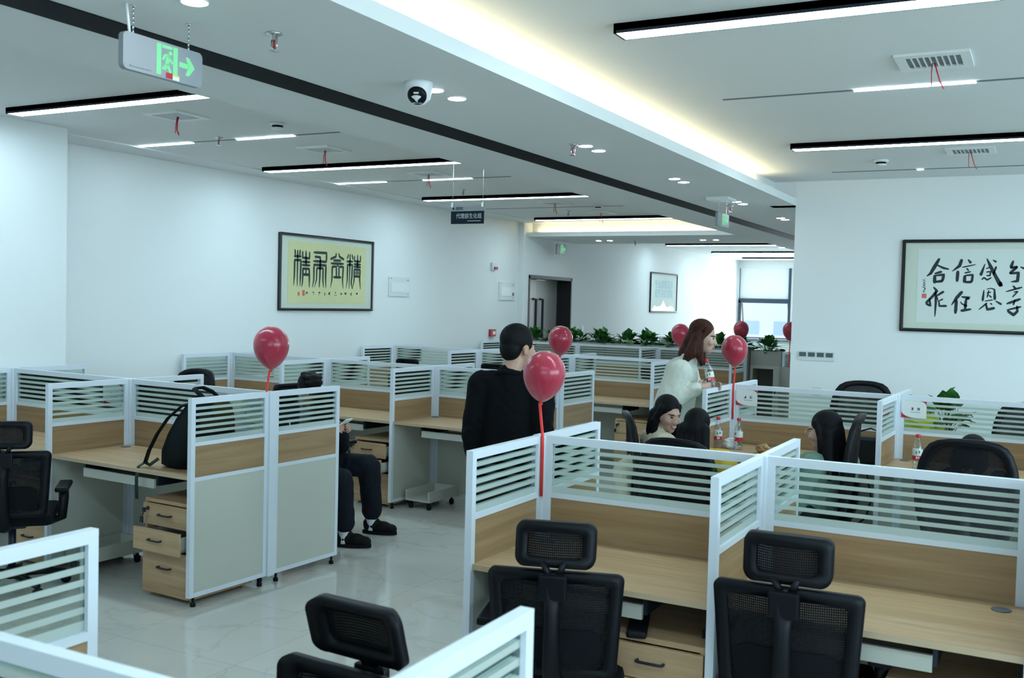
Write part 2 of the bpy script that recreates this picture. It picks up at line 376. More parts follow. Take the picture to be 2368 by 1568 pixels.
def dup(root, loc, rz, label, group=None):
    r = root.copy(); COL.objects.link(r); r.location = loc; r.rotation_euler = (0, 0, rz); r['label'] = label
    if group: r['group'] = group
    for ch in list(root.children):
        c = ch.copy(); COL.objects.link(c); c.parent = r
        for g in list(ch.children):
            d = g.copy(); COL.objects.link(d); d.parent = c
    return r
def struct(name, mb, m, parent=None):
    o = mb.build(name, m, parent)
    if not parent: o['kind'] = 'structure'
    return o
def rrect(wd, ht, r, cx=0, cz=0, n=6):
    """rounded rectangle outline, counter-clockwise"""
    pts = []
    for sx, sz, a0 in ((1, 1, 0), (-1, 1, 90), (-1, -1, 180), (1, -1, 270)):
        for k in range(n + 1):
            a = radians(a0 + 90 * k / n); pts.append((cx + sx * (wd / 2 - r) + r * cos(a), cz + sz * (ht / 2 - r) + r * sin(a)))
    return pts
def text_mesh(body, size):
    cu = bpy.data.curves.new('txt', 'FONT'); cu.body = body; cu.size = size; cu.align_x = 'CENTER'; cu.align_y = 'CENTER'
    o = bpy.data.objects.new('txt', cu); COL.objects.link(o)
    dg = bpy.context.evaluated_depsgraph_get(); me = bpy.data.meshes.new_from_object(o.evaluated_get(dg))
    bpy.data.objects.remove(o); bpy.data.curves.remove(cu); me.materials.clear(); return me
def text_on(name, body, size, m, parent, origin, ex, ez, bold=0.0):
    """lettering in the plane spanned by ex (reading direction) and ez (up)"""
    me = text_mesh(body, size); ex, ez, o = Vector(ex), Vector(ez), Vector(origin)
    for v in me.vertices: v.co = o + ex * v.co.x + ez * v.co.y
    me.materials.append(m); return link(name, me, parent)
def strokes(mb, lines, fm, mi=0):
    """brush strokes: each a list of (u,v,w); fm maps (u,v) to 3-D"""
    for ln in lines:
        pts = []
        for i in range(len(ln) - 1):
            a, b = ln[i], ln[i + 1]
            for k in range(5): t = k / 5; pts.append(tuple(a[j] + (b[j] - a[j]) * t for j in range(3)))
        pts.append(ln[-1]); A = []; B = []
        for i, (u, v, wd) in enumerate(pts):
            p, q = pts[max(i - 1, 0)], pts[min(i + 1, len(pts) - 1)]; dx, dy = q[0] - p[0], q[1] - p[1]; l = math.hypot(dx, dy) or 1
            ta = 1.0 if 0 < i < len(pts) - 1 else .55
            A.append(mb.bm.verts.new(fm(u - dy / l * wd / 2 * ta, v + dx / l * wd / 2 * ta))); B.append(mb.bm.verts.new(fm(u + dy / l * wd / 2 * ta, v - dx / l * wd / 2 * ta)))
        for i in range(len(A) - 1):
            f = mb.bm.faces.new((A[i], A[i + 1], B[i + 1], B[i])); f.material_index = mi
# ------------------------------------------------------------------ the setting
ZS, ZL, ZR, ZF = 2.80, 3.08, 3.03, 2.85          # soffit, left tray, right tray
XW, XC, XP = -7.53, -6.92, -7.43       # long wall, near column, pilaster and far wall
XA, XB = -3.845, -2.19                 # soffit edges
YR, YF = 10.0, 27.2                    # calligraphy wall, window wall
struct('floor', MB().box(-7.8, 7.2, -4.2, 27.4, -.1, 0), M['floor'])
struct('wall_left', MB().box(XW - .2, XW, -4.2, 14.4, 0, 3.2), M['wall'])
struct('wall_column', MB().box(XW, XC, -4.2, 5.46, 0, 3.2), M['wall'])
DY0, DY1, DZ = 14.63, 16.25, 2.23
struct('wall_left_far', MB().box(XP - .5, XP, 14.4, DY0, 0, 3.2).box(XP - .5, XP, DY1, 27.4, 0, 3.2).box(XP - .5, XP, DY0, DY1, DZ, 3.2), M['wall'])
WX0, WX1, WZ0, WZ1 = -7.40, -6.0, .9, 2.87
struct('wall_far', MB().box(XP, WX0, YF, YF + .2, 0, 3.2).box(WX1, -2, YF, YF + .2, 0, 3.2).box(WX0, WX1, YF, YF + .2, 0, WZ0).box(WX0, WX1, YF, YF + .2, WZ1, 3.2), M['wall'])
struct('wall_right', MB().box(XB, 7.2, YR, YR + .2, 0, 3.2), M['wall'])
struct('wall_passage', MB().box(XB, XB + .2, YR + .2, 27.4, 0, 3.2), M['wall'])
struct('wall_back', MB().box(-7.8, 7.2, -4.2, -4, 0, 3.2), M['wall'])
struct('wall_side', MB().box(7, 7.2, -4, YR, 0, 3.2), M['wall'])
c = MB()
c.box(-7.8, XA, -4.2, 14.7, ZL, ZL + .1)                                     # tray over the left-hand rows
c.box(-7.8, XA, 16.4, 27.4, ZL, ZL + .1)                                     # tray of the far bay
c.box(-2.40, 7.2, -4.2, YR, ZR, ZR + .15)                                    # tray over the right-hand rows
struct('ceiling', c, M['ceil'])
c = MB()
c.box(XA, XB, -4.2, YR, ZS, ZS + .068).box(XA, XB, YR, 27.4, ZS, ZS + .068)
c.box(-2.45, -2.40, -4.2, YR, ZS + .068, 3.18).box(XA, XA + .05, -4.2, 27.4, ZS + .068, 3.18)
c.box(-7.8, XA, 14.5, 16.4, ZF, ZF + .068).box(-7.8, XA, 14.7, 14.75, ZF + .068, 3.18).box(-7.8, XA, 16.35, 16.4, ZF + .068, 3.18)
c.box(-2.45, XB, YR, YR + .2, ZS, 3.2)
struct('ceiling_soffit', c, M['ceil'])
struct('trim_1', MB().box(-3.305, -3.105, -4.1, 27.1, ZS - .004, ZS), M['black'])
struct('trim_2', MB().box(XW, -7.12, 5.46, 14.5, ZL - .012, ZL), M['ceil'])
# door_1: double steel leaves set back in a dark reveal
XD = XP - .26
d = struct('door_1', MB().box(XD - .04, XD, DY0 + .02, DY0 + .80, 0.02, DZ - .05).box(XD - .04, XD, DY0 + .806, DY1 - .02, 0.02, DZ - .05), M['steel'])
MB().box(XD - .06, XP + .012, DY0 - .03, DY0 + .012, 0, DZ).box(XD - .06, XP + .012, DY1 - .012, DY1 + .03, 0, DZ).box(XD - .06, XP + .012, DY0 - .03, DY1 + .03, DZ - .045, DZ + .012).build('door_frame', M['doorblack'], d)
for yy in (DY0 + .66, DY0 + .92):
    MB().tube([(XD, yy, 1.85), (XD + .06, yy, 1.85), (XD + .06, yy, .75), (XD, yy, .75)], .022, 8).build('door_handle', M['blackm'], d)
# window_1: blind above a dark rail, awning sash below it
wn = struct('window_1', MB().box(WX0, WX0 + .05, YF - .03, YF + .1, WZ0, 2.0).box(WX0 + .02, WX0 + .045, YF + .02, YF + .1, 2.0, WZ1).box(WX1 - .06, WX1, YF - .05, YF + .1, WZ0, WZ1).box(WX0, WX1, YF - .03, YF + .1, 1.93, 2.05)
            .box(WX0, WX1, YF - .03, YF + .1, WZ0, WZ0 + .06), M['winframe'])
MB().box(WX0 + .05, WX1 - .06, YF + .05, YF + .058, WZ0 + .06, 1.93).build('window_pane', M['pane'], wn)
MB().box(WX0 + .03, WX1 - .06, YF + .0, YF + .004, 2.05, WZ1).build('window_blind', M['blind'], wn)
sash = MB()
for a, b in (((WX0 + .07, YF + .1, 1.92), (WX0 + .07, YF + .38, .98)), ((WX1 - .09, YF + .1, 1.92), (WX1 - .09, YF + .38, .98)), ((WX0 + .07, YF + .38, .98), (WX1 - .09, YF + .38, .98))): sash.tube([a, b], .018, 6)
sash.build('window_sash', M['winframe'], wn)
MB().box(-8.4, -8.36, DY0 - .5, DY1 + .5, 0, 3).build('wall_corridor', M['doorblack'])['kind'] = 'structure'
for nm, fx in (('window_2', lambda a, z0, z1, w_: (6.95, 7.0, a, a + w_, z0, z1)), ('window_3', lambda a, z0, z1, w_: (a - 3, a - 3 + w_, -4.0, -3.95, z0, z1))):
    q_ = MB()
    for k in range(6): q_.box(*fx(-.5 + k * 1.5, .9, 2.8, .06))
    for z_ in (.9, 1.9, 2.74): q_.box(*fx(-.5, z_, z_ + .06, 7.56))
    wn2 = struct(nm, q_, M['winframe']); MB().box(*fx(-.48, .93, 2.77, 7.5)).build('window_pane', M['pane'], wn2)
# building outside the far window
b = thing('building', 'pale low building seen outside through the far window', 'building', (-12.2, 62, -6))
MB().box(-10, 10, 0, 8, 0, 10.5).box(-6, 5, -.6, 0, 0, 9.3).build('wall', M['facade'], b)
for i in range(4): MB().box(-4.6 + i * 2.3, -3.2 + i * 2.3, -.66, -.6, 6.2, 7.0).build('window', M['facwin'], b)
MB().box(-10.3, 10.3, -.9, 8.2, 10.5, 10.9).build('roof', M['whitep'], b)

# ------------------------------------------------------------------ lamps and ceiling fittings
def linear_lamp(x, y, z, ln, label, grp):
    t = thing('linear_lamp', label, 'ceiling lamp', (x, y, z), 0, grp)
    h, wd = .043, .125
    MB().box(0, ln, -wd / 2, wd / 2, 0, -h + .012).box(0, .012, -wd / 2, wd / 2, -h, 0).box(ln - .012, ln, -wd / 2, wd / 2, -h, 0).box(0, ln, -wd / 2, -wd / 2 + .006, -h, 0).box(0, ln, wd / 2 - .006, wd / 2, -h, 0).build('housing', M['blackm'], t)
    MB().box(.012, ln - .012, -wd / 2 + .006, wd / 2 - .006, -h + .001, -h + .014).build('diffuser', M['lamp'], t); return t
GL = 'black linear lamps over the left rows'; GR = 'black linear lamps over the right rows'; GF = 'linear lamps in the far bay'
linear_lamp(-6.58, 4.74, ZL, 2.65, 'black linear ceiling lamp above the backpack desk, in front of the yellow calligraphy', GL)
linear_lamp(-7.0, 7.86, ZL, 3.07, 'black linear ceiling lamp between the exit sign and the department sign', GL)
linear_lamp(-6.98, 10.76, ZL, 3.05, 'black linear ceiling lamp right behind the hanging department sign', GL)
linear_lamp(-6.90, 13.75, ZL, 2.97, 'black linear ceiling lamp in front of the small glowing cove at the far end', GL)
linear_lamp(-6.6, 1.7, ZL, 2.7, 'unseen black linear ceiling lamp added for light over the nearest row, above the camera side', GL)  # out of view, added to light the near end of the room
linear_lamp(-1.735, 4.235, ZR, 3.0, 'black linear ceiling lamp by the long warm cove, nearest the camera', GR)
linear_lamp(-1.74, 7.75, ZR, 3.0, 'black linear ceiling lamp closest to the white calligraphy wall', GR)
linear_lamp(-1.74, 1.2, ZR, 3.0, 'black linear ceiling lamp over the seat beside the camera', GR)
linear_lamp(-7.0, 20.0, ZL, 2.4, 'slim linear lamp in the far bay, first beyond the small soffit', GF)
linear_lamp(-6.9, 22.9, ZL, 2.9, 'slim linear lamp in the far bay, second beyond the small soffit', GF)
linear_lamp(-6.9, 25.6, ZL, 2.9, 'slim linear lamp in the far bay right in front of the window', GF)
def slot_lamp(x0, x1, y, z, lit, label):
    t = thing('slot_lamp', label, 'ceiling lamp', (x0, y, z), 0, 'slim slot lamps set in the ceilings')
    ln = x1 - x0; MB().box(0, ln, -.012, .012, -.004, 0).build('slot', M['greyp'], t)
    for a, b_ in lit: MB().box(a - x0, b_ - x0, -.014, .014, -.008, -.003).build('lamp_bar', M['lampline'], t)
slot_lamp(-7.09, -4.90, 6.34, ZL, ((-7.09, -6.46), (-5.96, -5.36)), 'slot ceiling lamp with two lit bars under the smoke detector')
slot_lamp(-7.11, -4.90, 9.18, ZL, ((-7.11, -6.46), (-5.97, -5.37)), 'slot ceiling lamp with two lit bars in front of the department sign')
slot_lamp(-6.95, -4.90, 12.3, ZL, (), 'unlit slot in the ceiling behind the department sign')
slot_lamp(-1.75, .9, 5.94, ZR, ((-1.0, -.375),), 'slot ceiling lamp with one lit bar beside the large square vent')
slot_lamp(-1.745, .9, 9.40, ZR, ((-1.03, -.98),), 'slot in the ceiling with one tiny lit piece, by the calligraphy wall')
slot_lamp(-5.6, -4.6, 21.4, ZL, ((-5.0, -4.75),), 'slot ceiling lamp in the far bay between two linear lamps')
slot_lamp(-5.3, -4.2, 24.2, ZL, ((-5.2, -4.4),), 'slot ceiling lamp in the far bay near the window')
n_dl = 0
def downlight(x, y, label, grp, z=ZS):
    t = thing('downlight', label, 'downlight', (x, y, z), 0, grp)
    MB().lathe([(.047, 0), (.05, -.004), (.047, -.007), (.044, -.007)], n=24).build('trim_ring', M['whitep'], t)
    MB().lathe([(.001, -.009), (.044, -.008), (.044, -.004), (.001, -.004)], n=24).build('lens', M['down'], t)
DL = ((2.37, 'over the camera'), (2.58, 'at the top edge of the view'), (4.12, 'touching the dome camera'), (4.33, 'next but one to the dome camera'), (5.92, 'beside the red sprinkler'), (6.13, 'just beyond the one by the red sprinkler'),
      (7.66, 'halfway along the soffit, nearer of its pair'), (7.89, 'halfway along the soffit, farther of its pair'), (9.48, 'beside the bracket of the far exit sign'), (9.70, 'just beyond the far exit sign bracket'), (11.28, 'behind the calligraphy wall edge, nearer of its pair'), (11.50, 'behind the calligraphy wall edge, farther of its pair'))
for y, s in DL: downlight(-2.63, y, 'round white downlight in the soffit ' + s, 'downlights along the soffit')
for x, s in ((-6.60, 'nearest the small far exit sign'), (-6.40, 'second from the small far exit sign'), (-4.82, 'third from the small far exit sign'), (-4.61, 'last towards the black ceiling strip')):
    downlight(x, 15.5, 'small downlight under the far cove, ' + s, 'downlights under the far cove', ZF)
for nm, bx, lb in (('cove_light', (-2.375, -2.345, -3.9, YR - .7, ZS + .07, ZS + .078), 'warm hidden strip light along the lip of the long ceiling cove'),
                   ('cove_light', (-7.3, XA - .05, 14.63, 14.66, ZF + .07, ZF + .078), 'warm hidden strip light in the small cove at the far end')):
    tag(MB().box(*bx).build(nm, M['cove']), lb, 'strip light')
def vent(x, y, z, label, grp):
    t = thing('ceiling_vent', label, 'air vent', (x, y, z), 0, grp)
    f = MB(); ht = .17
    for a in ((-.17, .17, -.17, -.115), (-.17, .17, .115, .17), (-.17, -.125, -.115, .115), (.125, .17, -.115, .115)): f.box(a[0], a[1], a[2], a[3], -.012, 0)
    f.build('frame', M['whitep'], t)
    MB().box(-.125, .125, -.115, .115, -.002, 0).build('backing', M['greyp'], t)
    g = MB()
    for k in range(1, 9): g.box(-.125 + k * .0278 - .003, -.125 + k * .0278 + .003, -.115, .115, -.011, -.002)
    g.build('grille', M['whitep'], t)
    r = MB()
    r.tube([(.0, .02, -.01), (.012, .0, -.05), (.03, -.02, -.11), (.05, -.02, -.15)], [(.005, .001)] * 4, 6).tube([(-.01, .02, -.01), (-.012, .01, -.06), (-.008, .0, -.13)], [(.003, .001)] * 3, 6)
    r.build('ribbon', M['ribbon'], t)
GV = 'ceiling vents with red ribbons'
vent(-5.61, 5.34, ZL, 'square ceiling vent with red ribbon, first one beyond the exit sign', GV)
vent(-5.60, 7.02, ZL, 'square ceiling vent with red ribbon in front of the second linear lamp', GV)
vent(-5.62, 8.72, ZL, 'square ceiling vent with red ribbon between lamps before the department sign', GV)
vent(-5.62, 11.72, ZL, 'square ceiling vent with red ribbon behind the third linear lamp', GV)
vent(-5.57, 13.12, ZL, 'square ceiling vent with red ribbon just before the small glowing cove', GV)
vent(-.53, 5.37, ZR, 'large-looking square vent with two red ribbons beside the lit slot lamp', GV)
vent(-.55, 8.42, ZR, 'square vent with red ribbons partly behind a linear lamp, near the calligraphy wall', GV)
def smoke(x, y, z, label):
    t = thing('smoke_detector', label, 'smoke detector', (x, y, z), 0, 'ceiling smoke detectors')
    MB().lathe([(.06, 0), (.062, -.012), (.05, -.02)], n=24).build('base', M['whitep'], t)
    MB().lathe([(.04, -.02), (.04, -.034)], n=20).build('slots', M['black'], t)
    MB().lathe([(.046, -.034), (.042, -.045), (.001, -.048)], n=20).build('cap', M['whitep'], t)
smoke(-5.115, 5.86, ZL, 'white smoke detector on the ceiling above the slot lamp over the left rows')
smoke(-1.24, 8.75, ZR, 'white smoke detector on the ceiling near the calligraphy wall')
smoke(-5.22, 12.2, ZL, 'small smoke detector on the ceiling beyond the department sign')
def sprinkler(x, y, z, label, red=True):
    t = thing('sprinkler', label, 'sprinkler', (x, y, z), 0, 'ceiling sprinklers')
    MB().lathe([(.032, 0), (.032, -.006), (.014, -.012), (.012, -.028)], n=16).build('escutcheon', M['chrome'], t)
    MB().tube([(0, 0, -.026), (0, 0, -.058)], .005, 8).build('bulb', M['redp'], t)
    MB().tube([(.012, 0, -.026), (.014, 0, -.05), (0, 0, -.066)], .003, 6).tube([(-.012, 0, -.026), (-.014, 0, -.05), (0, 0, -.066)], .003, 6).lathe([(.02, -.068), (.02, -.07)], n=12).build('deflector', M['chrome'], t)
sprinkler(-2.66, 3.02, ZS, 'ceiling sprinkler with red bulb between the exit sign and the dome camera')
sprinkler(-2.69, 5.86, ZS, 'ceiling sprinkler with red bulb beside the second pair of downlights')
sprinkler(-6.03, 6.2, ZL, 'small ceiling sprinkler between the lit bars of the first slot lamp')
sprinkler(-6.02, 10.1, ZL, 'tiny ceiling sprinkler above the department sign')
sprinkler(-5.92, 12.8, ZL, 'tiny ceiling sprinkler near the small glowing cove')
sprinkler(-2.78, 9.8, ZS, 'ceiling sprinkler beside the far exit sign bracket')
sprinkler(-6.05, 15.75, ZF, 'tiny sprinkler under the far cove between downlight pairs')
# dome camera
t = thing('dome_camera', 'white dome security camera on the soffit beside a downlight', 'security camera', (-2.62, 3.97, ZS))
MB().lathe([(.066, 0), (.066, -.012), (.06, -.05), (.055, -.075), (.03, -.10), (.001, -.104)], n=28).build('housing', M['whitep'], t)
q = (Vector((.30, -.75, -.58))).to_track_quat('Z', 'Y').to_matrix()
MB().lathe([(.045, .0), (.045, .012), (.03, .022), (.001, .026)], Vector((.012, -.028, -.062)), 24, 0, q).build('lens_ball', M['blackp'], t)
MB().box(-.012, .012, -.004, .004, 0, .003, rot=q.to_4x4()).build('badge', M['whitep'], t).location = Vector((.012, -.028, -.062)) + q @ Vector((0, .02, .022))

# exit signs: silver plates facing the right-hand side, hung on chains
def exit_sign(name_label, x, y0, z1, wd, ht, ztop, stickers, bracket=False, arrow=1, faint=True):
    t = thing('exit_sign', name_label, 'exit sign', (x, y0, z1))
    def fm(u, v): return Vector((.0125, u * wd, -ht + v * ht))      # u along y, v up
    pl = MB(); o = rrect(wd, ht, .02, wd / 2, -ht / 2)
    pl.prism([Vector((-.012, a, b)) for a, b in o], (.024, 0, 0)); pl.build('plate', M['sign'], t)
    g = MB(); k = wd / .37
    def q4(u0, u1, v0, v1): g.poly([fm(u0, v0), fm(u1, v0), fm(u1, v1), fm(u0, v1)])
    ux = .40
    q4(ux, ux + .058, .08, .94); q4(ux + .066, ux + .20, .84, .93); q4(ux + .21, ux + .268, .08, .94)
    def man(*p): strokes(g, [[(ux + .06 + a * .15, .10 + b * .72, wdt) for a, b, wdt in p]], lambda u, v: fm(u, v) + Vector((.0004, 0, 0)))
    cx, cy = ux + .175, .74
    g.poly([fm(cx + .021 * cos(i * pi / 8), cy + .062 * sin(i * pi / 8)) for i in range(16)])
    def seg(pts, th):
        P = [fm(u, v) for u, v in pts]
        for i in range(len(P) - 1):
            d = (P[i + 1] - P[i]); n = Vector((0, -d.z, d.y)).normalized() * th * k
            g.poly([P[i] + n, P[i + 1] + n, P[i + 1] - n, P[i] - n])
    seg([(ux + .155, .67), (ux + .125, .38)], .0085); seg([(ux + .155, .66), (ux + .10, .64), (ux + .08, .50)], .0055)
    seg([(ux + .155, .64), (ux + .185, .50), (ux + .205, .47)], .0055); seg([(ux + .13, .42), (ux + .165, .28), (ux + .18, .14)], .0065); seg([(ux + .125, .42), (ux + .11, .27), (ux + .07, .30)], .0065)
    seg([(ux + .29, .515), (ux + .42, .50)], .0095)
    a0 = ux + .38
    g.poly([fm(a0 - .01, .76), fm(a0 + .04, .76), fm(a0 + .115, .50), fm(a0 + .04, .24), fm(a0 - .01, .24), fm(a0 + .03, .50)])
    g.build('pictogram', M['green_lit'], t)
    if stickers:
        s1 = MB(); s1.poly([fm(.52, -.0 + .03), fm(.60, .03), fm(.60, .19), fm(.52, .19)]); so = s1.build('red_sticker', M['redp'], t); so.location.x += .0008
        s2 = MB(); s2.poly([fm(.605, .0 + .02), fm(.69, .02), fm(.69, .16), fm(.605, .16)]); so = s2.build('white_sticker', M['paper'], t); so.location.x += .0008
        s3 = MB(); s3.poly([fm(.605, .12), fm(.69, .12), fm(.69, .165), fm(.605, .165)]); so = s3.build('yellow_sticker', mat('yellow_sticker', (.7, .55, .12), .6), t); so.location.x += .0012
        s4 = MB()
        for i in range(9):
            a = .10 + i * .026; s4.poly([fm(a, .095), fm(a + .018, .095), fm(a + .018, .115), fm(a, .115)])
        s4.poly([fm(.075, .09), fm(.092, .09), fm(.092, .13), fm(.075, .13)])
        so = s4.build('fine_print', M['greyp'], t); so.location.x += .0008
    top = ztop - z1
    for u in (.14, .84):
        ch = MB(); n = max(4, int(top / .016))
        for i in range(n): ch.lathe([(.0035, 0), (.0035, top / n * .8)], (0, u * wd, top * i / n), 6)
        ch.lathe([(.012, top - .004), (.012, top)], (0, u * wd, 0), 10); ch.build('chain', M['chrome'], t)
    if stickers: MB().tube([(0, .10 * wd, 0), (-.002, .085 * wd, top * .5), (0, .06 * wd, top)], .005, 8).build('cable', M['whitep'], t)
    if bracket: MB().box(-.08, .13, -.09, .18, top - .025, top).build('bracket', M['whitep'], t)
    return t
exit_sign('green running man exit sign on chains in front of the black ceiling strip', -2.88, 2.485, 2.702, .372, .130, ZS, True)
exit_sign('half-hidden silver exit sign under a white bracket by the calligraphy wall edge', -2.72, 9.14, 2.672, .37, .125, ZS, False, True)
exit_sign('small green exit sign hung near the steel door', -7.2, 15.13, 2.776, .37, .17, ZF, False)
# hanging department sign
t = thing('hanging_sign', 'dark department sign with white Chinese characters hung before a linear lamp', 'sign', (-4.57, 7.75, 2.475))
wd = .335
MB().box(-wd / 2, wd / 2, -.006, .006, 0, .112).build('dark_panel', M['signdark'], t)
MB().box(-wd / 2, wd / 2, -.004, .004, .112, .165).build('clear_panel', M['acrylic'], t)
text_on('lettering', '代理部生化组', .047, M['white_letter'], t, (.018, -.0072, .066), (.94, 0, 0), (0, 0, 1.05))
lg = MB(); lg.poly([(-.150 + a, -.0072, .125 + b) for a, b in ((0, 0), (.012, 0), (.018, .014), (.006, .026), (-.003, .014))])
for i in range(2): lg.poly([(-.120, -.0048, .127 + i * .013), (-.045, -.0048, .127 + i * .013), (-.045, -.0048, .134 + i * .013), (-.120, -.0048, .134 + i * .013)])
lg.build('logo_mark', M['signdark'], t)
sm = MB()
for i in range(16): sm.poly([(.005 + i * .0085, -.0072, .022), (.011 + i * .0085, -.0072, .022), (.011 + i * .0085, -.0072, .028), (.005 + i * .0085, -.0072, .028)])
sm.build('fine_print', M['white_letter'], t)
for sx in (-.155, .155):
    MB().tube([(sx, 0, .16), (sx, 0, ZL - 2.475)], .0015, 6).lathe([(.022, ZL - 2.475 - .006), (.02, ZL - 2.475)], (sx, 0, 0), 12).box(sx - .012, sx + .012, -.008, .008, .15, .185).build('hanger', M['chrome'], t)

# ------------------------------------------------------------------ pictures and wall fittings
def frame_pic(name, label, org, ex, nrm, wd, ht, fw_, fmat, mount, m1, inner, m2, grp=None):
    """framed picture: ex runs to the picture's right, nrm out of the wall"""
    t = thing(name, label, 'framed picture', org, 0, grp); ex, n = Vector(ex), Vector(nrm); ez = Vector((0, 0, 1))
    P = lambda u, v, d: ex * u + ez * v + n * d
    f = MB()
    o = rrect(wd, ht, .012, wd / 2, ht / 2, 3); i_ = [(min(max(a, fw_), wd - fw_), min(max(b, fw_), ht - fw_)) for a, b in o]
    f.ring(o, i_, lambda a, b, d: P(a, b, .015 + d), .03); f.build('frame', fmat, t)
    MB().prism([P(fw_ * .8, fw_ * .8, .004), P(wd - fw_ * .8, fw_ * .8, .004), P(wd - fw_ * .8, ht - fw_ * .8, .004), P(fw_ * .8, ht - fw_ * .8, .004)], n * .008).build('mount', m1, t)
    if inner:
        a, b, c_, d_ = inner
        MB().prism([P(a, b, .012), P(c_, b, .012), P(c_, d_, .012), P(a, d_, .012)], n * .002).build('paper', m2, t)
    return t, P
INK1 = [[(8.934,2.326,0.0156),(8.944,2.255,0.0157)],[(8.982,2.322,0.0157),(8.982,2.237,0.0157)],[(9.025,2.325,0.0158),(9.018,2.259,0.0158)],[(8.917,2.247,0.0188),(9.047,2.25,0.019)],[(8.982,2.237,0.0178),(8.982,1.909,0.0095)],[(8.92,1.911,0.0052),(8.93,2.012,0.0157),(8.933,2.156,0.0188),(8.932,2.205,0.0188),(9.04,2.208,0.0189),(9.04,2.148,0.019),(9.035,2.016,0.0179),(9.031,1.907,0.0053)],[(9.07,2.314,0.0148),(9.068,2.238,0.0179),(9.19,2.234,0.0181),(9.192,2.314,0.0138)],[(9.126,2.321,0.0169),(9.131,2.152,0.0201)],[(9.059,2.19,0.0179),(9.206,2.192,0.0181)],[(9.058,2.154,0.0179),(9.207,2.154,0.0181)],[(9.058,1.899,0.0042),(9.072,1.951,0.0137),(9.078,2.044,0.019),(9.077,2.113,0.019),(9.188,2.114,0.0192),(9.193,2.021,0.0192),(9.197,1.898,0.0085)],[(9.132,2.105,0.0138),(9.132,2.052,0.0138)],[(9.085,2.047,0.0201),(9.187,2.046,0.0203)],[(9.263,2.308,0.0193),(9.502,2.313,0.0196),(9.498,2.209,0.0196),(9.258,2.208,0.0193)],[(9.283,2.259,0.0182),(9.386,2.258,0.0184),(9.387,2.204,0.0195)],[(9.387,2.231,0.0205),(9.384,2.028,0.0184),(9.373,1.902,0.0097)],[(9.248,1.899,0.0054),(9.274,1.99,0.015),(9.274,2.165,0.0204),(9.493,2.166,0.0207),(9.489,2.018,0.0185),(9.5,1.9,0.0066)],[(9.285,1.9,0.0043),(9.322,1.992,0.014),(9.327,2.128,0.0183),(9.44,2.13,0.0185),(9.44,1.989,0.0163),(9.457,1.901,0.0054)],[(9.685,2.325,0.011),(9.679,2.28,0.0188),(9.573,2.245,0.0186)],[(9.733,2.324,0.0111),(9.749,2.282,0.0189),(9.84,2.251,0.019)],[(9.628,2.234,0.0187),(9.783,2.236,0.0189)],[(9.585,2.196,0.0197),(9.835,2.2,0.0201)],[(9.583,1.905,0.0044),(9.61,2.001,0.0154),(9.613,2.156,0.0198),(9.69,2.163,0.0166),(9.695,2.042,0.0188)],[(9.829,1.897,0.0045),(9.814,2.007,0.0168),(9.825,2.163,0.0201),(9.744,2.163,0.0167),(9.743,2.043,0.0189)],[(9.634,2.034,0.0198),(9.789,2.036,0.0201)],[(9.716,2.188,0.0188),(9.717,2.16,0.0188)],[(9.928,2.324,0.0124),(9.9,2.266,0.0168)],[(9.958,2.328,0.0146),(9.955,2.188,0.0169),(9.946,1.9,0.009)],[(9.993,2.325,0.0124),(10.016,2.26,0.0158)],[(9.887,2.234,0.0179),(10.019,2.236,0.0181)],[(9.886,1.9,0.0045),(9.908,2.01,0.0146),(9.909,2.193,0.0191),(10.004,2.196,0.0192),(9.999,2.048,0.0181),(9.987,1.977,0.017),(10.01,1.898,0.0045)],[(10.046,2.311,0.0125),(10.045,2.243,0.017),(10.166,2.242,0.0172),(10.167,2.319,0.0126)],[(10.108,2.326,0.0137),(10.108,2.163,0.0194)],[(10.031,2.207,0.0181),(10.179,2.205,0.0183)],[(10.03,2.176,0.0181),(10.18,2.173,0.0183)],[(10.01,1.898,0.0045),(10.045,2.007,0.0159),(10.045,2.141,0.0193),(10.163,2.14,0.0195),(10.158,2.018,0.0183),(10.178,1.898,0.0057)],[(10.073,2.111,0.0102),(10.132,2.112,0.0103),(10.133,2.089,0.0103),(10.074,2.088,0.0102),(10.073,2.111,0.0102)],[(10.048,2.059,0.0193),(10.158,2.057,0.0195)]]
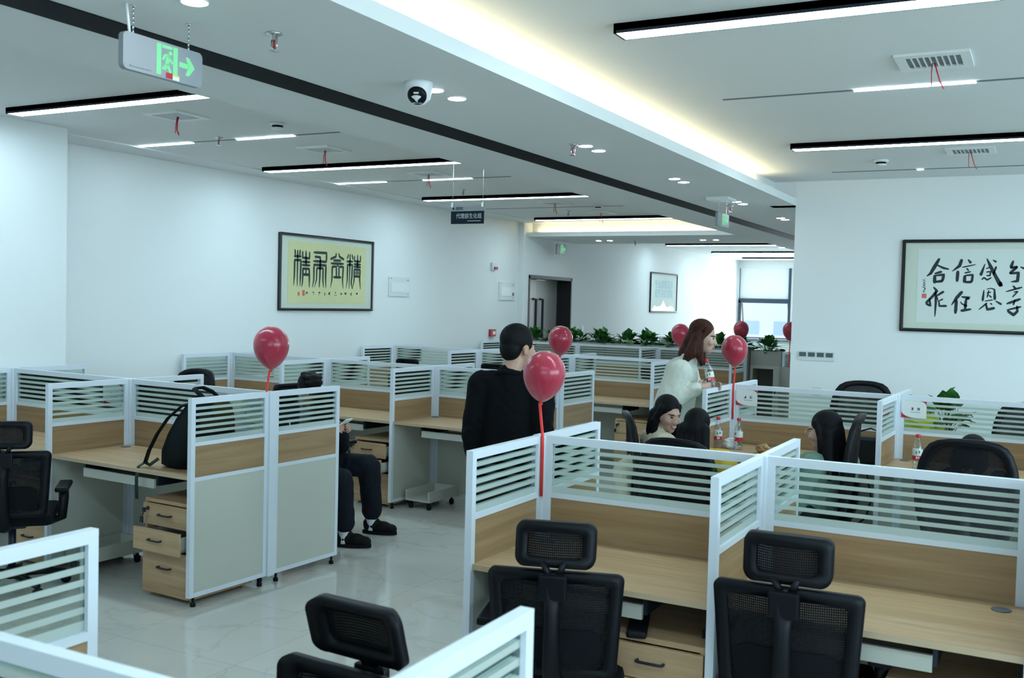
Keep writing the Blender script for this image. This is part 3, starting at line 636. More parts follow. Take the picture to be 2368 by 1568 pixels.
SIG1 = [[(9.14,1.831,0.0043),(9.146,1.827,0.0027)],[(9.157,1.851,0.0043),(9.13,1.817,0.0027)],[(9.141,1.844,0.0043),(9.174,1.833,0.0027)],[(9.167,1.835,0.0043),(9.158,1.847,0.0027)],[(9.273,1.819,0.0043),(9.267,1.822,0.0027)],[(9.273,1.852,0.0043),(9.278,1.829,0.0027)],[(9.256,1.853,0.0043),(9.283,1.834,0.0027)],[(9.276,1.819,0.0043),(9.276,1.814,0.0027)],[(9.372,1.823,0.0043),(9.375,1.814,0.0027)],[(9.394,1.852,0.0043),(9.359,1.845,0.0027)],[(9.398,1.838,0.0043),(9.382,1.842,0.0027)],[(9.377,1.84,0.0043),(9.37,1.829,0.0027)],[(9.472,1.819,0.0044),(9.477,1.815,0.0027)],[(9.485,1.816,0.0044),(9.475,1.849,0.0027)],[(9.485,1.817,0.0044),(9.487,1.831,0.0027)],[(9.477,1.848,0.0044),(9.483,1.831,0.0027)],[(9.554,1.854,0.0044),(9.583,1.813,0.0028)],[(9.546,1.823,0.0044),(9.561,1.85,0.0027)],[(9.556,1.825,0.0044),(9.583,1.855,0.0027)],[(9.57,1.855,0.0044),(9.576,1.842,0.0027)],[(9.706,1.817,0.0044),(9.688,1.813,0.0028)],[(9.677,1.854,0.0044),(9.691,1.856,0.0028)],[(9.672,1.84,0.0044),(9.692,1.851,0.0028)],[(9.665,1.821,0.0044),(9.678,1.814,0.0028)],[(9.807,1.843,0.0045),(9.786,1.835,0.0028)],[(9.795,1.834,0.0045),(9.791,1.83,0.0028)],[(9.809,1.838,0.0045),(9.784,1.826,0.0028)],[(9.774,1.846,0.0045),(9.811,1.835,0.0028)],[(9.886,1.859,0.0045),(9.88,1.833,0.0028)],[(9.86,1.833,0.0045),(9.89,1.857,0.0028)],[(9.891,1.84,0.0045),(9.893,1.843,0.0028)],[(9.895,1.828,0.0045),(9.86,1.856,0.0028)],[(9.998,1.819,0.0045),(9.975,1.839,0.0028)],[(9.993,1.847,0.0045),(9.981,1.846,0.0028)],[(9.982,1.835,0.0045),(9.978,1.843,0.0028)],[(10.001,1.859,0.0045),(9.992,1.826,0.0028)],[(10.095,1.851,0.0046),(10.121,1.85,0.0029)],[(10.089,1.842,0.0046),(10.115,1.857,0.0029)],[(10.096,1.847,0.0046),(10.123,1.841,0.0029)],[(10.123,1.854,0.0046),(10.097,1.831,0.0029)]]
INK2 = [[(-0.874,2.288,0.0131),(-0.912,2.213,0.0192),(-0.945,2.149,0.0152),(-0.979,2.122,0.0041)],[(-0.895,2.228,0.0071),(-0.841,2.2,0.0121),(-0.79,2.188,0.008)],[(-0.912,2.146,0.0101),(-0.849,2.167,0.0141)],[(-0.909,2.137,0.0152),(-0.908,2.058,0.0182)],[(-0.909,2.129,0.0071),(-0.833,2.139,0.0151),(-0.842,2.081,0.0141)],[(-0.901,2.072,0.0121),(-0.836,2.082,0.0161)],[(-0.686,2.281,0.015),(-0.704,2.22,0.017),(-0.765,2.168,0.004)],[(-0.716,2.176,0.017),(-0.72,2.075,0.015)],[(-0.636,2.278,0.007),(-0.609,2.244,0.0149)],[(-0.683,2.206,0.008),(-0.568,2.233,0.005)],[(-0.646,2.199,0.007),(-0.626,2.176,0.009)],[(-0.661,2.155,0.008),(-0.607,2.168,0.008)],[(-0.657,2.136,0.014),(-0.659,2.067,0.017)],[(-0.657,2.132,0.008),(-0.592,2.14,0.0119),(-0.598,2.074,0.0129)],[(-0.655,2.073,0.012),(-0.595,2.075,0.0139)],[(-0.495,2.24,0.004),(-0.512,2.184,0.0109),(-0.528,2.133,0.0159)],[(-0.483,2.288,0.0059),(-0.449,2.215,0.0168),(-0.406,2.129,0.0167),(-0.358,2.038,0.0216)],[(-0.434,2.274,0.0049),(-0.403,2.255,0.0128)],[(-0.403,2.217,0.0118),(-0.426,2.138,0.0069)],[(-0.487,2.195,0.0059),(-0.453,2.208,0.0069)],[(-0.483,2.164,0.0069),(-0.447,2.171,0.0079),(-0.451,2.134,0.0079),(-0.48,2.133,0.0069)],[(-0.517,2.096,0.0069),(-0.5,2.116,0.0079),(-0.472,2.095,0.0089),(-0.438,2.117,0.0069)],[(-0.368,2.08,0.0147),(-0.356,2.038,0.0177)],[(-0.268,2.27,0.0098),(-0.287,2.204,0.0176)],[(-0.29,2.202,0.0108),(-0.232,2.215,0.0146)],[(-0.232,2.215,0.0117),(-0.295,2.154,0.0147)],[(-0.295,2.152,0.0088),(-0.224,2.162,0.0146),(-0.229,2.088,0.0156),(-0.284,2.08,0.0039)],[(-0.212,2.215,0.0058),(-0.178,2.197,0.0117)],[(-0.17,2.265,0.0097),(-0.113,2.205,0.0145),(-0.086,2.193,0.0048)],[(-0.917,2.026,0.0071),(-0.885,1.989,0.0141),(-0.925,1.934,0.0132),(-0.977,1.875,0.0132)],[(-0.977,1.873,0.0102),(-0.937,1.852,0.0132),(-0.945,1.921,0.0061)],[(-0.897,1.989,0.0111),(-0.891,1.884,0.0121),(-0.895,1.753,0.0061)],[(-0.825,1.987,0.0141),(-0.887,1.944,0.0091)],[(-0.886,1.944,0.0071),(-0.871,1.894,0.005),(-0.831,1.917,0.0101)],[(-0.865,1.894,0.0071),(-0.86,1.852,0.0101),(-0.796,1.854,0.0131)],[(-0.671,1.99,0.016),(-0.716,1.932,0.017),(-0.76,1.861,0.005)],[(-0.718,1.914,0.016),(-0.723,1.785,0.016)],[(-0.679,1.94,0.009),(-0.611,1.931,0.0149),(-0.643,1.915,0.01)],[(-0.639,1.918,0.013),(-0.644,1.827,0.014)],[(-0.686,1.898,0.004),(-0.673,1.877,0.007),(-0.627,1.856,0.011)],[(-0.681,1.813,0.017),(-0.591,1.83,0.01)],[(-0.495,2.006,0.0059),(-0.503,1.904,0.0139)],[(-0.474,2.012,0.004),(-0.441,2.021,0.0049),(-0.41,2.011,0.0079),(-0.404,1.917,0.0158)],[(-0.47,1.977,0.0059),(-0.437,1.987,0.0069)],[(-0.456,2.005,0.0059),(-0.466,1.937,0.0069)],[(-0.456,1.962,0.0049),(-0.431,1.938,0.0089)],[(-0.486,1.904,0.0059),(-0.418,1.918,0.0069)],[(-0.532,1.827,0.006),(-0.464,1.889,0.0099)],[(-0.476,1.887,0.0069),(-0.462,1.829,0.0129),(-0.4,1.846,0.0148)],[(-0.442,1.888,0.0059),(-0.423,1.875,0.0079)],[(-0.399,1.909,0.0059),(-0.347,1.877,0.0128)],[(-0.264,2.048,0.0068),(-0.241,2.018,0.0137)],[(-0.319,1.992,0.0069),(-0.189,2.034,0.0107)],[(-0.257,1.989,0.0059),(-0.222,1.997,0.0078),(-0.265,1.944,0.0069)],[(-0.309,1.884,0.0118),(-0.197,1.931,0.0137)],[(-0.241,1.926,0.0068),(-0.255,1.874,0.0098)],[(-0.306,1.829,0.0079),(-0.191,1.862,0.0117)],[(-0.225,1.869,0.0088),(-0.22,1.82,0.0127),(-0.249,1.787,0.0157),(-0.3,1.824,0.0128)]]
SIG2 = [[(-0.993,2.098,0.0036),(-0.996,2.091,0.0025)],[(-1.011,2.089,0.0036),(-0.993,2.083,0.0025)],[(-0.994,2.08,0.0036),(-0.985,2.074,0.0025)],[(-1.006,2.071,0.0036),(-0.985,2.058,0.0025)],[(-0.993,2.062,0.0036),(-0.997,2.057,0.0025)],[(-1.005,2.053,0.0036),(-0.985,2.046,0.0025)],[(-1.004,2.045,0.0036),(-0.994,2.035,0.0025)],[(-1.002,2.036,0.0036),(-0.981,2.03,0.0025)],[(-1.011,2.027,0.0036),(-0.979,2.01,0.0025)],[(-0.987,2.018,0.0036),(-0.993,2.0,0.0025)],[(-0.988,2.009,0.0036),(-0.998,1.994,0.0025)],[(-0.99,2.0,0.0036),(-0.986,1.989,0.0025)],[(-1.003,1.991,0.0036),(-0.995,1.985,0.0025)],[(-1.008,1.982,0.0036),(-0.988,1.975,0.0025)]]
# yellow seal-script scroll on the long wall
O1 = Vector((XW, 8.667, 1.633))
t, P = frame_pic('framed_calligraphy', 'yellow calligraphy in a black frame on the long white wall', O1, (0, 1, 0), (1, 0, 0), 1.765, .871, .03, M['frame_b'], 0, M['paper_b'], (.156, .086, 1.614, .785), M['paper_y'])
mb = MB(); strokes(mb, [[(a, b, w * 1.6) for a, b, w in l] for l in INK1], lambda u, v: P(u - O1.y, v - O1.z, .0150)); mb.build('lettering', M['inkw'], t)
mb = MB(); strokes(mb, [[(a, b, w * 2.6) for a, b, w in l] for l in SIG1], lambda u, v: P(u - O1.y, v - O1.z, .0150)); mb.build('signature', M['ink'], t)
mb = MB()
for y, z, a, b in ((9.010, 1.824, .016, .02), (9.0955, 1.835, .02, .032)): mb.poly([P(y - O1.y - a, z - O1.z - b, .0152), P(y - O1.y + a, z - O1.z - b, .0152), P(y - O1.y + a, z - O1.z + b, .0152), P(y - O1.y - a, z - O1.z + b, .0152)])
mb.build('red_seal', M['sealr'], t)
# white brush scroll on the right wall
O2 = Vector((-1.196, YR, 1.613))
t, P = frame_pic('framed_calligraphy', 'white brush calligraphy in a black frame above the socket wall', O2, (1, 0, 0), (0, -1, 0), 1.30, .846, .03, M['frame_b'], 0, M['paper_b'], (.139, .086, 1.161, .759), M['paper'])
mb = MB(); strokes(mb, [[(a, b, w * 1.75) for a, b, w in l] for l in INK2], lambda u, v: P(u - O2.x, v - O2.z, .0150)); mb.build('lettering', M['ink'], t)
mb = MB(); strokes(mb, [[(a, b, w * 2) for a, b, w in l] for l in SIG2], lambda u, v: P(u - O2.x, v - O2.z, .0150)); mb.build('signature', M['ink'], t)
mb = MB(); y, z = -.993, 1.942; mb.poly([P(y - O2.x - .02, z - O2.z - .02, .0152), P(y - O2.x + .02, z - O2.z - .02, .0152), P(y - O2.x + .02, z - O2.z + .02, .0152), P(y - O2.x - .02, z - O2.z + .02, .0152)])
mb.build('red_seal', M['sealr'], t)
# slogan picture in the far bay
O3 = Vector((XP, 20.26, 1.645))
t, P = frame_pic('framed_slogan', 'slogan picture with pale blue characters on the far wall before the window', O3, (0, 1, 0), (1, 0, 0), 1.76, .86, .035, M['frame_b'], 0, M['paper'], None, None)
text_on('lettering', '专业成就品质\n细节决定成败', .20, M['blue_ink'], t, P(.88, .50, .0135), (0, 1, 0), (0, 0, 1))
mb = MB(); mb.prism([P(.15 + .0, .035, .0125)] + [P(.15 + i * .14, .06 + .10 * abs(sin(i * 1.3)) + (.18 if i == 5 else 0), .0125) for i in range(11)] + [P(1.6, .035, .0125)], Vector((.001, 0, 0))); mb.build('printed_skyline', M['whitep'], t)

M['boxgrey'] = mat('box_enamel', (.68, .72, .72), .4)
def wall_box(name, label, cat, loc, ex, n, wd, ht, dp, grp=None, door=True):
    t = thing(name, label, cat, loc, 0, grp); ex, n = Vector(ex), Vector(n); ez = Vector((0, 0, 1))
    P = lambda u, v, d: ex * u + ez * v + n * d
    def bx(mb, u0, u1, v0, v1, d0, d1): mb.prism([P(u0, v0, d0), P(u1, v0, d0), P(u1, v1, d0), P(u0, v1, d0)], n * (d1 - d0))
    b = MB(); bx(b, 0, wd, 0, ht, 0, dp); b.build('body', M['boxgrey'], t)
    if door:
        b = MB(); bx(b, wd * .1, wd * .96, ht * .22, ht * .72, dp, dp + .006); b.build('hatch', M['whitep'], t)
        b = MB(); bx(b, wd * .86, wd * .95, ht * .84, ht * .87, dp, dp + .002); bx(b, wd * .88, wd * .95, ht * .1, ht * .12, dp, dp + .002); bx(b, wd * .08, wd * .12, ht * .9, ht * .94, dp, dp + .002); b.build('markings', M['greyp'], t)
    return t, bx
wall_box('electrical_box', 'white flush electrical box beside the yellow calligraphy', 'electrical box', (XW, 10.79, 1.83), (0, 1, 0), (1, 0, 0), .48, .25, .018, 'wall electrical boxes')
t, bx = wall_box('electrical_box', 'white electrical box below the alarm light near the pilaster', 'electrical box', (XW, 13.77, 1.82), (0, 1, 0), (1, 0, 0), .50, .28, .018, 'wall electrical boxes')
b = MB(); bx(b, .42, .47, .07, .12, .024, .028); b.build('lock', M['greyp'], t)
t, bx = wall_box('alarm_light', 'small white alarm light with red lens high on the long wall', 'alarm light', (XW, 13.50, 2.275), (0, 1, 0), (1, 0, 0), .15, .11, .035, None, False)
b = MB(); bx(b, .05, .14, .01, .05, .035, .055); b.build('lens', M['redp'], t)
t, bx = wall_box('fire_alarm_button', 'red fire alarm call point on the long wall beside the standing man', 'fire alarm', (XW, 13.49, 1.255), (0, 1, 0), (1, 0, 0), .165, .11, .04, None, False)
t.children[0].data.materials.clear(); t.children[0].data.materials.append(M['redp'])
b = MB(); bx(b, .06, .14, .03, .08, .04, .044); b.build('press_plate', M['whitep'], t)
t, bx = wall_box('switch_panel', 'white four-gang display switch panel on the wall under the calligraphy', 'switch', (-2.117, YR, 1.298), (1, 0, 0), (0, -1, 0), .345, .09, .012, None, False)
for i in range(4):
    b = MB(); bx(b, .012 + i * .084, .078 + i * .084, .036, .078, .012, .015); b.build('display', M['screen'], t)
wall_box('wall_socket', 'white wall socket seen through striped glass under the calligraphy wall', 'socket', (-1.97, YR, .955), (1, 0, 0), (0, -1, 0), .09, .09, .008, None, False)
wall_box('wall_socket', 'white wall switch beside the steel door', 'switch', (XP, 16.75, 1.28), (0, 1, 0), (1, 0, 0), .09, .11, .008, None, False)

# ------------------------------------------------------------------ cubicle screens and desks
cache = {}
def cached(key, fn):
    if key not in cache: cache[key] = fn()
    return cache[key]
HT = 1.2
def screen_parts(L, post0, post1):
    """local x 0..L, y centred; rails, striped pane, oak band, cream panel, feet"""
    t2 = .015
    f = MB()
    for z0, z1 in ((HT - .034, HT), (.925, .947), (.722, .745), (.055, .08)): f.box(.03, L - .03, -t2, t2, z0, z1)
    f.box(0, .03, -t2, t2, .055, HT - .0).box(L - .03, L, -t2, t2, .055, HT - .0)
    A = [('frame', f.mesh('screen_frame', M['alu']))]
    A.append(('glass_pane', MB().box(.03, L - .03, -.002, .002, .947, HT - .034).mesh('glass_pane', M['sglass'])))
    A.append(('oak_band', MB().box(.03, L - .03, -.011, .011, .745, .925).mesh('oak_band', M['wood_band_shaded'])))
    A.append(('lower_panel', MB().box(.03, L - .03, -.011, .011, .08, .722).mesh('lower_panel', M['cream'])))
    fm = MB().lathe([(.016, 0), (.016, .02), (.008, .022), (.008, .056)], n=10)
    fm = fm.mesh('foot', M['blackp'])
    return A, fm
def post_mesh(): return MB().box(-.03, .03, -.03, .03, .05, HT + .001, bev=.006).mesh('corner_post', M['alu'])
def screen(label, p, ang, L, posts=(), grp='striped cubicle screens'):
    t = thing('cubicle_screen', label, 'cubicle screen', (p.x, p.y, 0), ang, grp)
    A, fm = cached(('scr', round(L, 3)), lambda: screen_parts(L, 0, 0))
    for n, me in A: link(n, me, t)
    for x in (.04, L - .04): link('foot', fm, t).location = (x, 0, 0)
    for x in posts: link('corner_post', cached('post', post_mesh), t).location = (x, 0, 0)
    return t
def desk_meshes(W):
    D = .6
    top = MB(); top.box(.012, W - .012, -D, -.012, .727, .75, 0, .003)
    ed = MB(); ed.box(.012, W - .012, -D - .0015, -D + .0005, .7275, .7495)
    tr = MB(); tr.box(W * .22, W * .72, -D + .045, -D + .06, .635, .69).box(W * .23, W * .71, -D + .06, -.2, .64, .655)
    sl = MB(); sl.box(W * .205, W * .22, -D + .06, -.15, .65, .727); sl2 = MB(); sl2.box(W * .72, W * .735, -D + .06, -.15, .65, .727)
    gr = MB(); gr.lathe([(.033, .75), (.033, .7535), (.024, .754), (.001, .7525)], n=20)
    return [('desktop', top.mesh('desktop', M['wood_x'])), ('front_edge', ed.mesh('front_edge', M['wood_edge'])), ('keyboard_tray', tr.mesh('keyboard_tray', M['beige'])), ('tray_slide', sl.mesh('tray_slide', M['blackm'])), ('tray_slide', sl2.mesh('tray_slide', M['blackm'])), ('cable_grommet', gr.mesh('cable_grommet', M['greyp']))]
def desk(label, p, ang, W, grommet=(.09, -.09)):
    t = thing('desk', label, 'desk', (p.x, p.y, 0), ang, 'oak cubicle desks')
    for n, me in cached(('desk', round(W, 3)), lambda: desk_meshes(W)):
        o = link(n, me, t)
        if n == 'cable_grommet': o.location = (grommet[0] if grommet[0] > 0 else W + grommet[0], grommet[1], 0)
    return t
def drawer_front(h):
    return MB().box(0, .39, -.018, 0, 0, h, 0, .002).mesh('drawer_front', M['wood_x'])
def handle_mesh():
    return MB().tube([(-.05, 0, 0), (-.05, -.019, 0), (-.04, -.023, 0), (0, -.024, 0), (.04, -.023, 0), (.05, -.019, 0), (.05, 0, 0)], .0055, 8).mesh('handle', M['blackm'])
def pedestal(label, p, ang, opens=(0, 0, 0)):
    """origin at the front lower corner on the user's left"""
    t = thing('drawer_unit', label, 'drawer unit', (p.x, p.y, 0), ang, 'oak drawer pedestals')
    def body():
        b = MB(); b.box(0, .39, .0, .48, .56, .58).box(0, .016, .0, .48, .025, .56).box(.374, .39, .0, .48, .025, .56).box(.016, .374, .46, .48, .025, .56).box(.016, .374, .0, .46, .025, .04)
        for x in (.03, .36):
            for y in (.04, .44): b.lathe([(.015, 0), (.015, .025)], (x, y, 0), 10)
        return b.mesh('pedestal_body', M['wood_x'])
    link('body', cached('pedb', body), t)
    for (z, h), op in zip(((.43, .125), (.295, .13), (.03, .26)), opens):
        d = link('drawer', cached(('df', h), lambda: drawer_front(h)), t); d.location = (0, -op, z)
        if op > .01:
            o = MB().box(.02, .37, 0, .40, .015, .03).box(.02, .032, 0, .40, .015, h - .03).box(.358, .37, 0, .40, .015, h - .03).build('drawer_box', M['beige'], d)
        link('handle', cached('hnd', handle_mesh), d).location = (.195, -.018, h * .55 if h < .2 else h * .62)
        if z > .4:
            k = MB(); k.lathe([(.011, 0), (.011, .008), (.004, .009), (.004, .02)], (.045, -.018, h - .03), 12, 0, Matrix.Rotation(pi / 2, 3, 'X'))
            k.box(.025, .046, -.045, -.036, h - .052, h - .026).tube([(.034, -.04, h - .05), (.022, -.045, h - .085)], .003, 6).box(.008, .03, -.048, -.04, h - .115, h - .08)
            k.build('lock_and_key', M['blackm'], d)
    return t
def cpu_stand(label, p, ang):
    t = thing('computer_stand', label, 'computer stand', (p.x, p.y, 0), ang, 'computer stands under desks')
    MB().box(0, .25, 0, .42, .07, .085).box(0, .012, 0, .42, .085, .16).box(.238, .25, 0, .42, .085, .16).box(.012, .238, .41, .42, .085, .16).build('tray', M['beige'], t)
    c = [(x, y) for x in (.03, .22) for y in (.04, .38)]
    for x, y in c: MB().lathe([(.012, .0), (.022, .012), (.022, .04), (.010, .05), (.010, .07)], (x, y, 0), 10).build('caster', M['blackp'], t)
    return t
class Block:
    def __init__(s, ox, oy, deg, ws, row, sgn=-1):
        s.o = Vector((ox, oy)); s.a = radians(deg); s.ws = ws; s.row = row; s.g = sgn      # sgn -1: units run to -x from the aisle end
        s.xs = [0]
        for w in ws: s.xs.append(s.xs[-1] + sgn * w)
    def P(s, x, y): return Vector((s.o.x + x * cos(s.a) - y * sin(s.a), s.o.y + x * sin(s.a) + y * cos(s.a)))
    ORD = ('first', 'second', 'third', 'fourth')
    def spot(s, i):
        n = len(s.ws)
        return 'at the aisle end' if i == 0 else ('after the last desk' if i == n else 'between %s and %s desk' % (s.ORD[i - 1], s.ORD[i]))
    def spines(s):
        for i, w in enumerate(s.ws):
            xl = min(s.xs[i], s.xs[i + 1]); last = i == len(s.ws) - 1
            t = screen('striped glass back screen, %s desk from the aisle, %s' % (s.ORD[i], s.row), s.P(xl + .03, 0), s.a, w - .06)
            for xx in ([s.xs[i], s.xs[i + 1]] if last else [s.xs[i]]): link('corner_post', cached('post', post_mesh), t).location = (xx - xl - .03, 0, 0)
    def side(s, i, near, D=.6):
        x = s.xs[i]; y0 = -D - .03 if near else .03
        return screen('striped side screen %s, %s, %s' % (s.spot(i), 'camera side' if near else 'far side', s.row), s.P(x, y0), s.a + pi / 2, D)
    def desk(s, i, near, **k):
        xl, xr = sorted((s.xs[i], s.xs[i + 1])); lb = 'oak desk, %s, %s from the aisle, %s' % ('camera side' if near else 'far side', s.ORD[i], s.row)
        return desk(lb, s.P(xl, -.015) if near else s.P(xr, .015), s.a + (0 if near else pi), s.ws[i], **k)
    def ped(s, i, opens=(0, 0, 0), how='closed'):
        xr = max(s.xs[i], s.xs[i + 1])
        return pedestal('oak three-drawer pedestal, %s, under the %s desk, %s' % (how, s.ORD[i], s.row), s.P(xr - .42, -.585), s.a, opens)
L_ = Block(-4.22, 4.81, -3.4, (1.315, 1.345), 'backpack row')
M_ = Block(-3.57, 7.63, -3.2, (1.275, 1.275, 1.30), 'row behind the seated man')
F_ = Block(-3.55, 10.55, -3.2, (1.28, 1.28, 1.30), 'third row along the long wall')
G_ = Block(-3.60, 13.62, -1.5, (1.27, 1.27, 1.27), 'row below the potted plants')
R_ = Block(-1.975, 4.05, -.5, (.99, .99, .99), 'row with two headrest chairs', 1)
S_ = Block(-2.115, 7.66, -2.2, (1.2, 1.2), 'row of the seated women', 1)
Q_ = Block(-.865, 1.10, 0, (1.215, 1.215), 'row at the bottom edge')
H_ = Block(-3.9, 19.0, 0, (1.3, 1.3), 'row beside the far window')
for B in (L_, M_, F_, G_, R_, S_, Q_, H_): B.spines()
for B in (L_, M_, F_, R_, S_):
    for i in range(len(B.xs)):
        for nr in (True, False): B.side(i, nr)
for i in range(4): G_.side(i, True)
for i in range(3): Q_.side(i, False); H_.side(i, True)
for B in (L_, M_, F_, S_):
    for i in range(len(B.ws)):
        B.desk(i, True); B.desk(i, False)
for i in range(3): G_.desk(i, True)
R_.desk(0, True); R_.desk(1, True, grommet=(-.1, -.1)); R_.desk(2, True); R_.desk(0, False); R_.desk(1, False); R_.desk(2, False)
for i in range(2): Q_.desk(i, False)
L_.ped(0, (0, .07, 0), 'middle drawer pulled out'); L_.ped(1)
M_.ped(0); M_.ped(1, (.06, .12, 0), 'two drawers pulled out'); M_.ped(2)
F_.ped(0); F_.ped(1); R_.ped(0); R_.ped(1)
cpu_stand('beige computer stand under the backpack desk', L_.P(-1.27, -.52), L_.a)
cpu_stand('beige computer stand under the desk behind the standing man', M_.P(-1.2, -.50), M_.a)
# storage cabinets and planters behind the far row
for k in range(5):
    x = -7.12 + k * .70
    t = thing('storage_cabinet', 'grey-beige low cabinet behind the far row, %s from the long wall' % ('first', 'second', 'third', 'fourth', 'fifth')[k], 'cabinet', (x, 13.80, 0), 0, 'cabinets under the plants')
    MB().box(0, .69, 0, .42, 0, 1.02).build('body', M['cabinet'], t)
    for a in (.01, .35): MB().box(a, a + .33, -.016, 0, .05, 1.0).build('door', M['cabinet'], t)
    t2 = thing('planter_box', 'grey-beige trough on the %s low cabinet from the long wall' % ('first', 'second', 'third', 'fourth', 'fifth')[k], 'planter', (x, 13.80, 1.02), 0, 'troughs holding the plants')
    MB().box(0, .69, 0, .02, 0, .20).box(0, .69, .40, .42, 0, .22).box(0, .02, .02, .40, 0, .20).box(.67, .69, .02, .40, 0, .20).box(.02, .67, .02, .4, 0, .01).build('trough', M['cabinet'], t2)
t = thing('storage_cabinet', 'grey-beige cabinet with its door open at the end below the plants', 'cabinet', (-3.60, 13.95, 0), 0, 'cabinets under the plants')
MB().box(0, .02, 0, .42, 0, 1.02).box(.40, .42, 0, .42, 0, 1.02).box(.02, .40, .40, .42, 0, 1.02).box(.02, .40, 0, .40, 1.0, 1.02).box(.02, .40, 0, .40, 0, .03).build('body', M['cabinet'], t)
MB().box(.03, .39, .36, .39, .03, 1.0).build('lining', M['cab_in'], t)
d = MB().box(-.02, .0, -.40, 0, .05, 1.0).build('door', M['cabinet'], t); d.location = (.42, -.002, 0); d.rotation_euler = (0, 0, radians(38))
fr = MB().box(0, .42, -.012, .0, .955, 1.0).box(0, .035, -.012, 0, .03, .96).box(.32, .42, -.012, 0, .03, .96).build('front_rail', M['cream'], t)
MB().box(.345, .36, -.03, -.012, .60, .66).build('lock', M['blackm'], t)
t2 = thing('planter_box', 'grey-beige trough above the open cabinet', 'planter', (-3.60, 13.95, 1.02), 0, 'troughs holding the plants')
MB().box(0, .42, 0, .02, 0, .18).box(0, .42, .40, .42, 0, .18).box(0, .02, .02, .40, 0, .18).box(.40, .42, .02, .40, 0, .18).box(.02, .40, .02, .4, 0, .01).build('trough', M['cabinet'], t2)
screen('striped screen standing end-on beside the open cabinet, by the wall edge', Vector((-3.14, 13.9)), pi / 2, .6)
def plant_meshes(seed, R, H, n):
    rnd = random.Random(seed); m = MB()
    for i in range(n):
        az = rnd.uniform(0, 2 * pi); tilt = rnd.uniform(.15, 1.25); ln = rnd.uniform(.6, 1.0) * H
        d = Vector((sin(tilt) * cos(az), sin(tilt) * sin(az), cos(tilt))); base = Vector((rnd.uniform(-.3, .3) * R, rnd.uniform(-.3, .3) * R, 0)); tip = base + Vector((d.x * R * 1.05, d.y * R * 1.05, d.z * ln))
        ln2 = rnd.uniform(.09, .15); a = (tip - base).normalized(); dr = (a + Vector((0, 0, -rnd.uniform(0, .9)))).normalized()
        sd = dr.cross(Vector((0, 0, 1))); sd = sd.normalized() if sd.length > .05 else Vector((1, 0, 0)); nm = sd.cross(dr).normalized()
        m.tube([base, base * .4 + tip * .6, tip], .0022, 4)
        prof = ((0, .0), (.14, .34), (.34, .40), (.6, .29), (.82, .13), (1, .0)); mid = []; lf = []; rg = []
        for s_, w_ in prof:
            c0 = tip + dr * ln2 * s_ + Vector((0, 0, -.03 * s_ * s_)); mid.append(m.bm.verts.new(c0)); lf.append(m.bm.verts.new(c0 + sd * ln2 * w_ + nm * ln2 * w_ * .3)); rg.append(m.bm.verts.new(c0 - sd * ln2 * w_ + nm * ln2 * w_ * .3))
        for j in range(len(prof) - 1):
            for A_ in ((lf, mid), (mid, rg)):
                f = m.bm.faces.new((A_[0][j], A_[0][j + 1], A_[1][j + 1], A_[1][j])); f.smooth = True
    return m.mesh('foliage', M['leaf'])
def small_pot(): return MB().lathe([(.06, 0), (.075, .10), (.08, .105), (.08, .12), (.07, .12), (.066, .10), (.001, .10)], n=16).mesh('pot', M['blackp'])
PW = ('seen beside the steel door', 'in front of the door handles', 'partly behind the farther red balloon', 'second beyond the door', 'fourth beyond the door', 'fifth beyond the door', 'behind the balloon near the woman', 'behind the auburn-haired woman', 'between the woman and a balloon', 'above the open cabinet, nearer the woman', 'above the open cabinet by the wall edge')
px = (-6.98, -6.62, -6.24, -5.80, -5.44, -5.08, -4.72, -4.40, -4.05, -3.74, -3.40)
for i, x in enumerate(px):
    t = thing('potted_pothos', 'leafy green pothos in the trough, ' + PW[i], 'plant', (x, 13.93 if x < -3.62 else 14.1, 1.03), i * 1.7, 'pothos plants above the far row')
    link('pot', cached('spot', small_pot), t); f = link('foliage', cached(('pl', i % 4), lambda: plant_meshes(11 + i % 4, .125, .22, 46)), t); f.location = (0, 0, .115)
for i, (x, s) in enumerate(((-6.45, 'back plant nearest the steel door'), (-5.95, 'back plant with one tall leaf, mid trough'), (-5.2, 'low back plant behind two bushy ones'), (-4.5, 'low back plant behind the balloon'))):
    t = thing('potted_pothos', 'pothos at the rear, ' + s, 'plant', (x, 14.12, 1.03), i * 2.1 + 1, 'pothos plants above the far row')
    link('pot', cached('spot', small_pot), t); f = link('foliage', cached(('pl', (i + 1) % 4), lambda: plant_meshes(11 + (i + 1) % 4, .125, .24, 42)), t); f.location = (0, 0, .125)
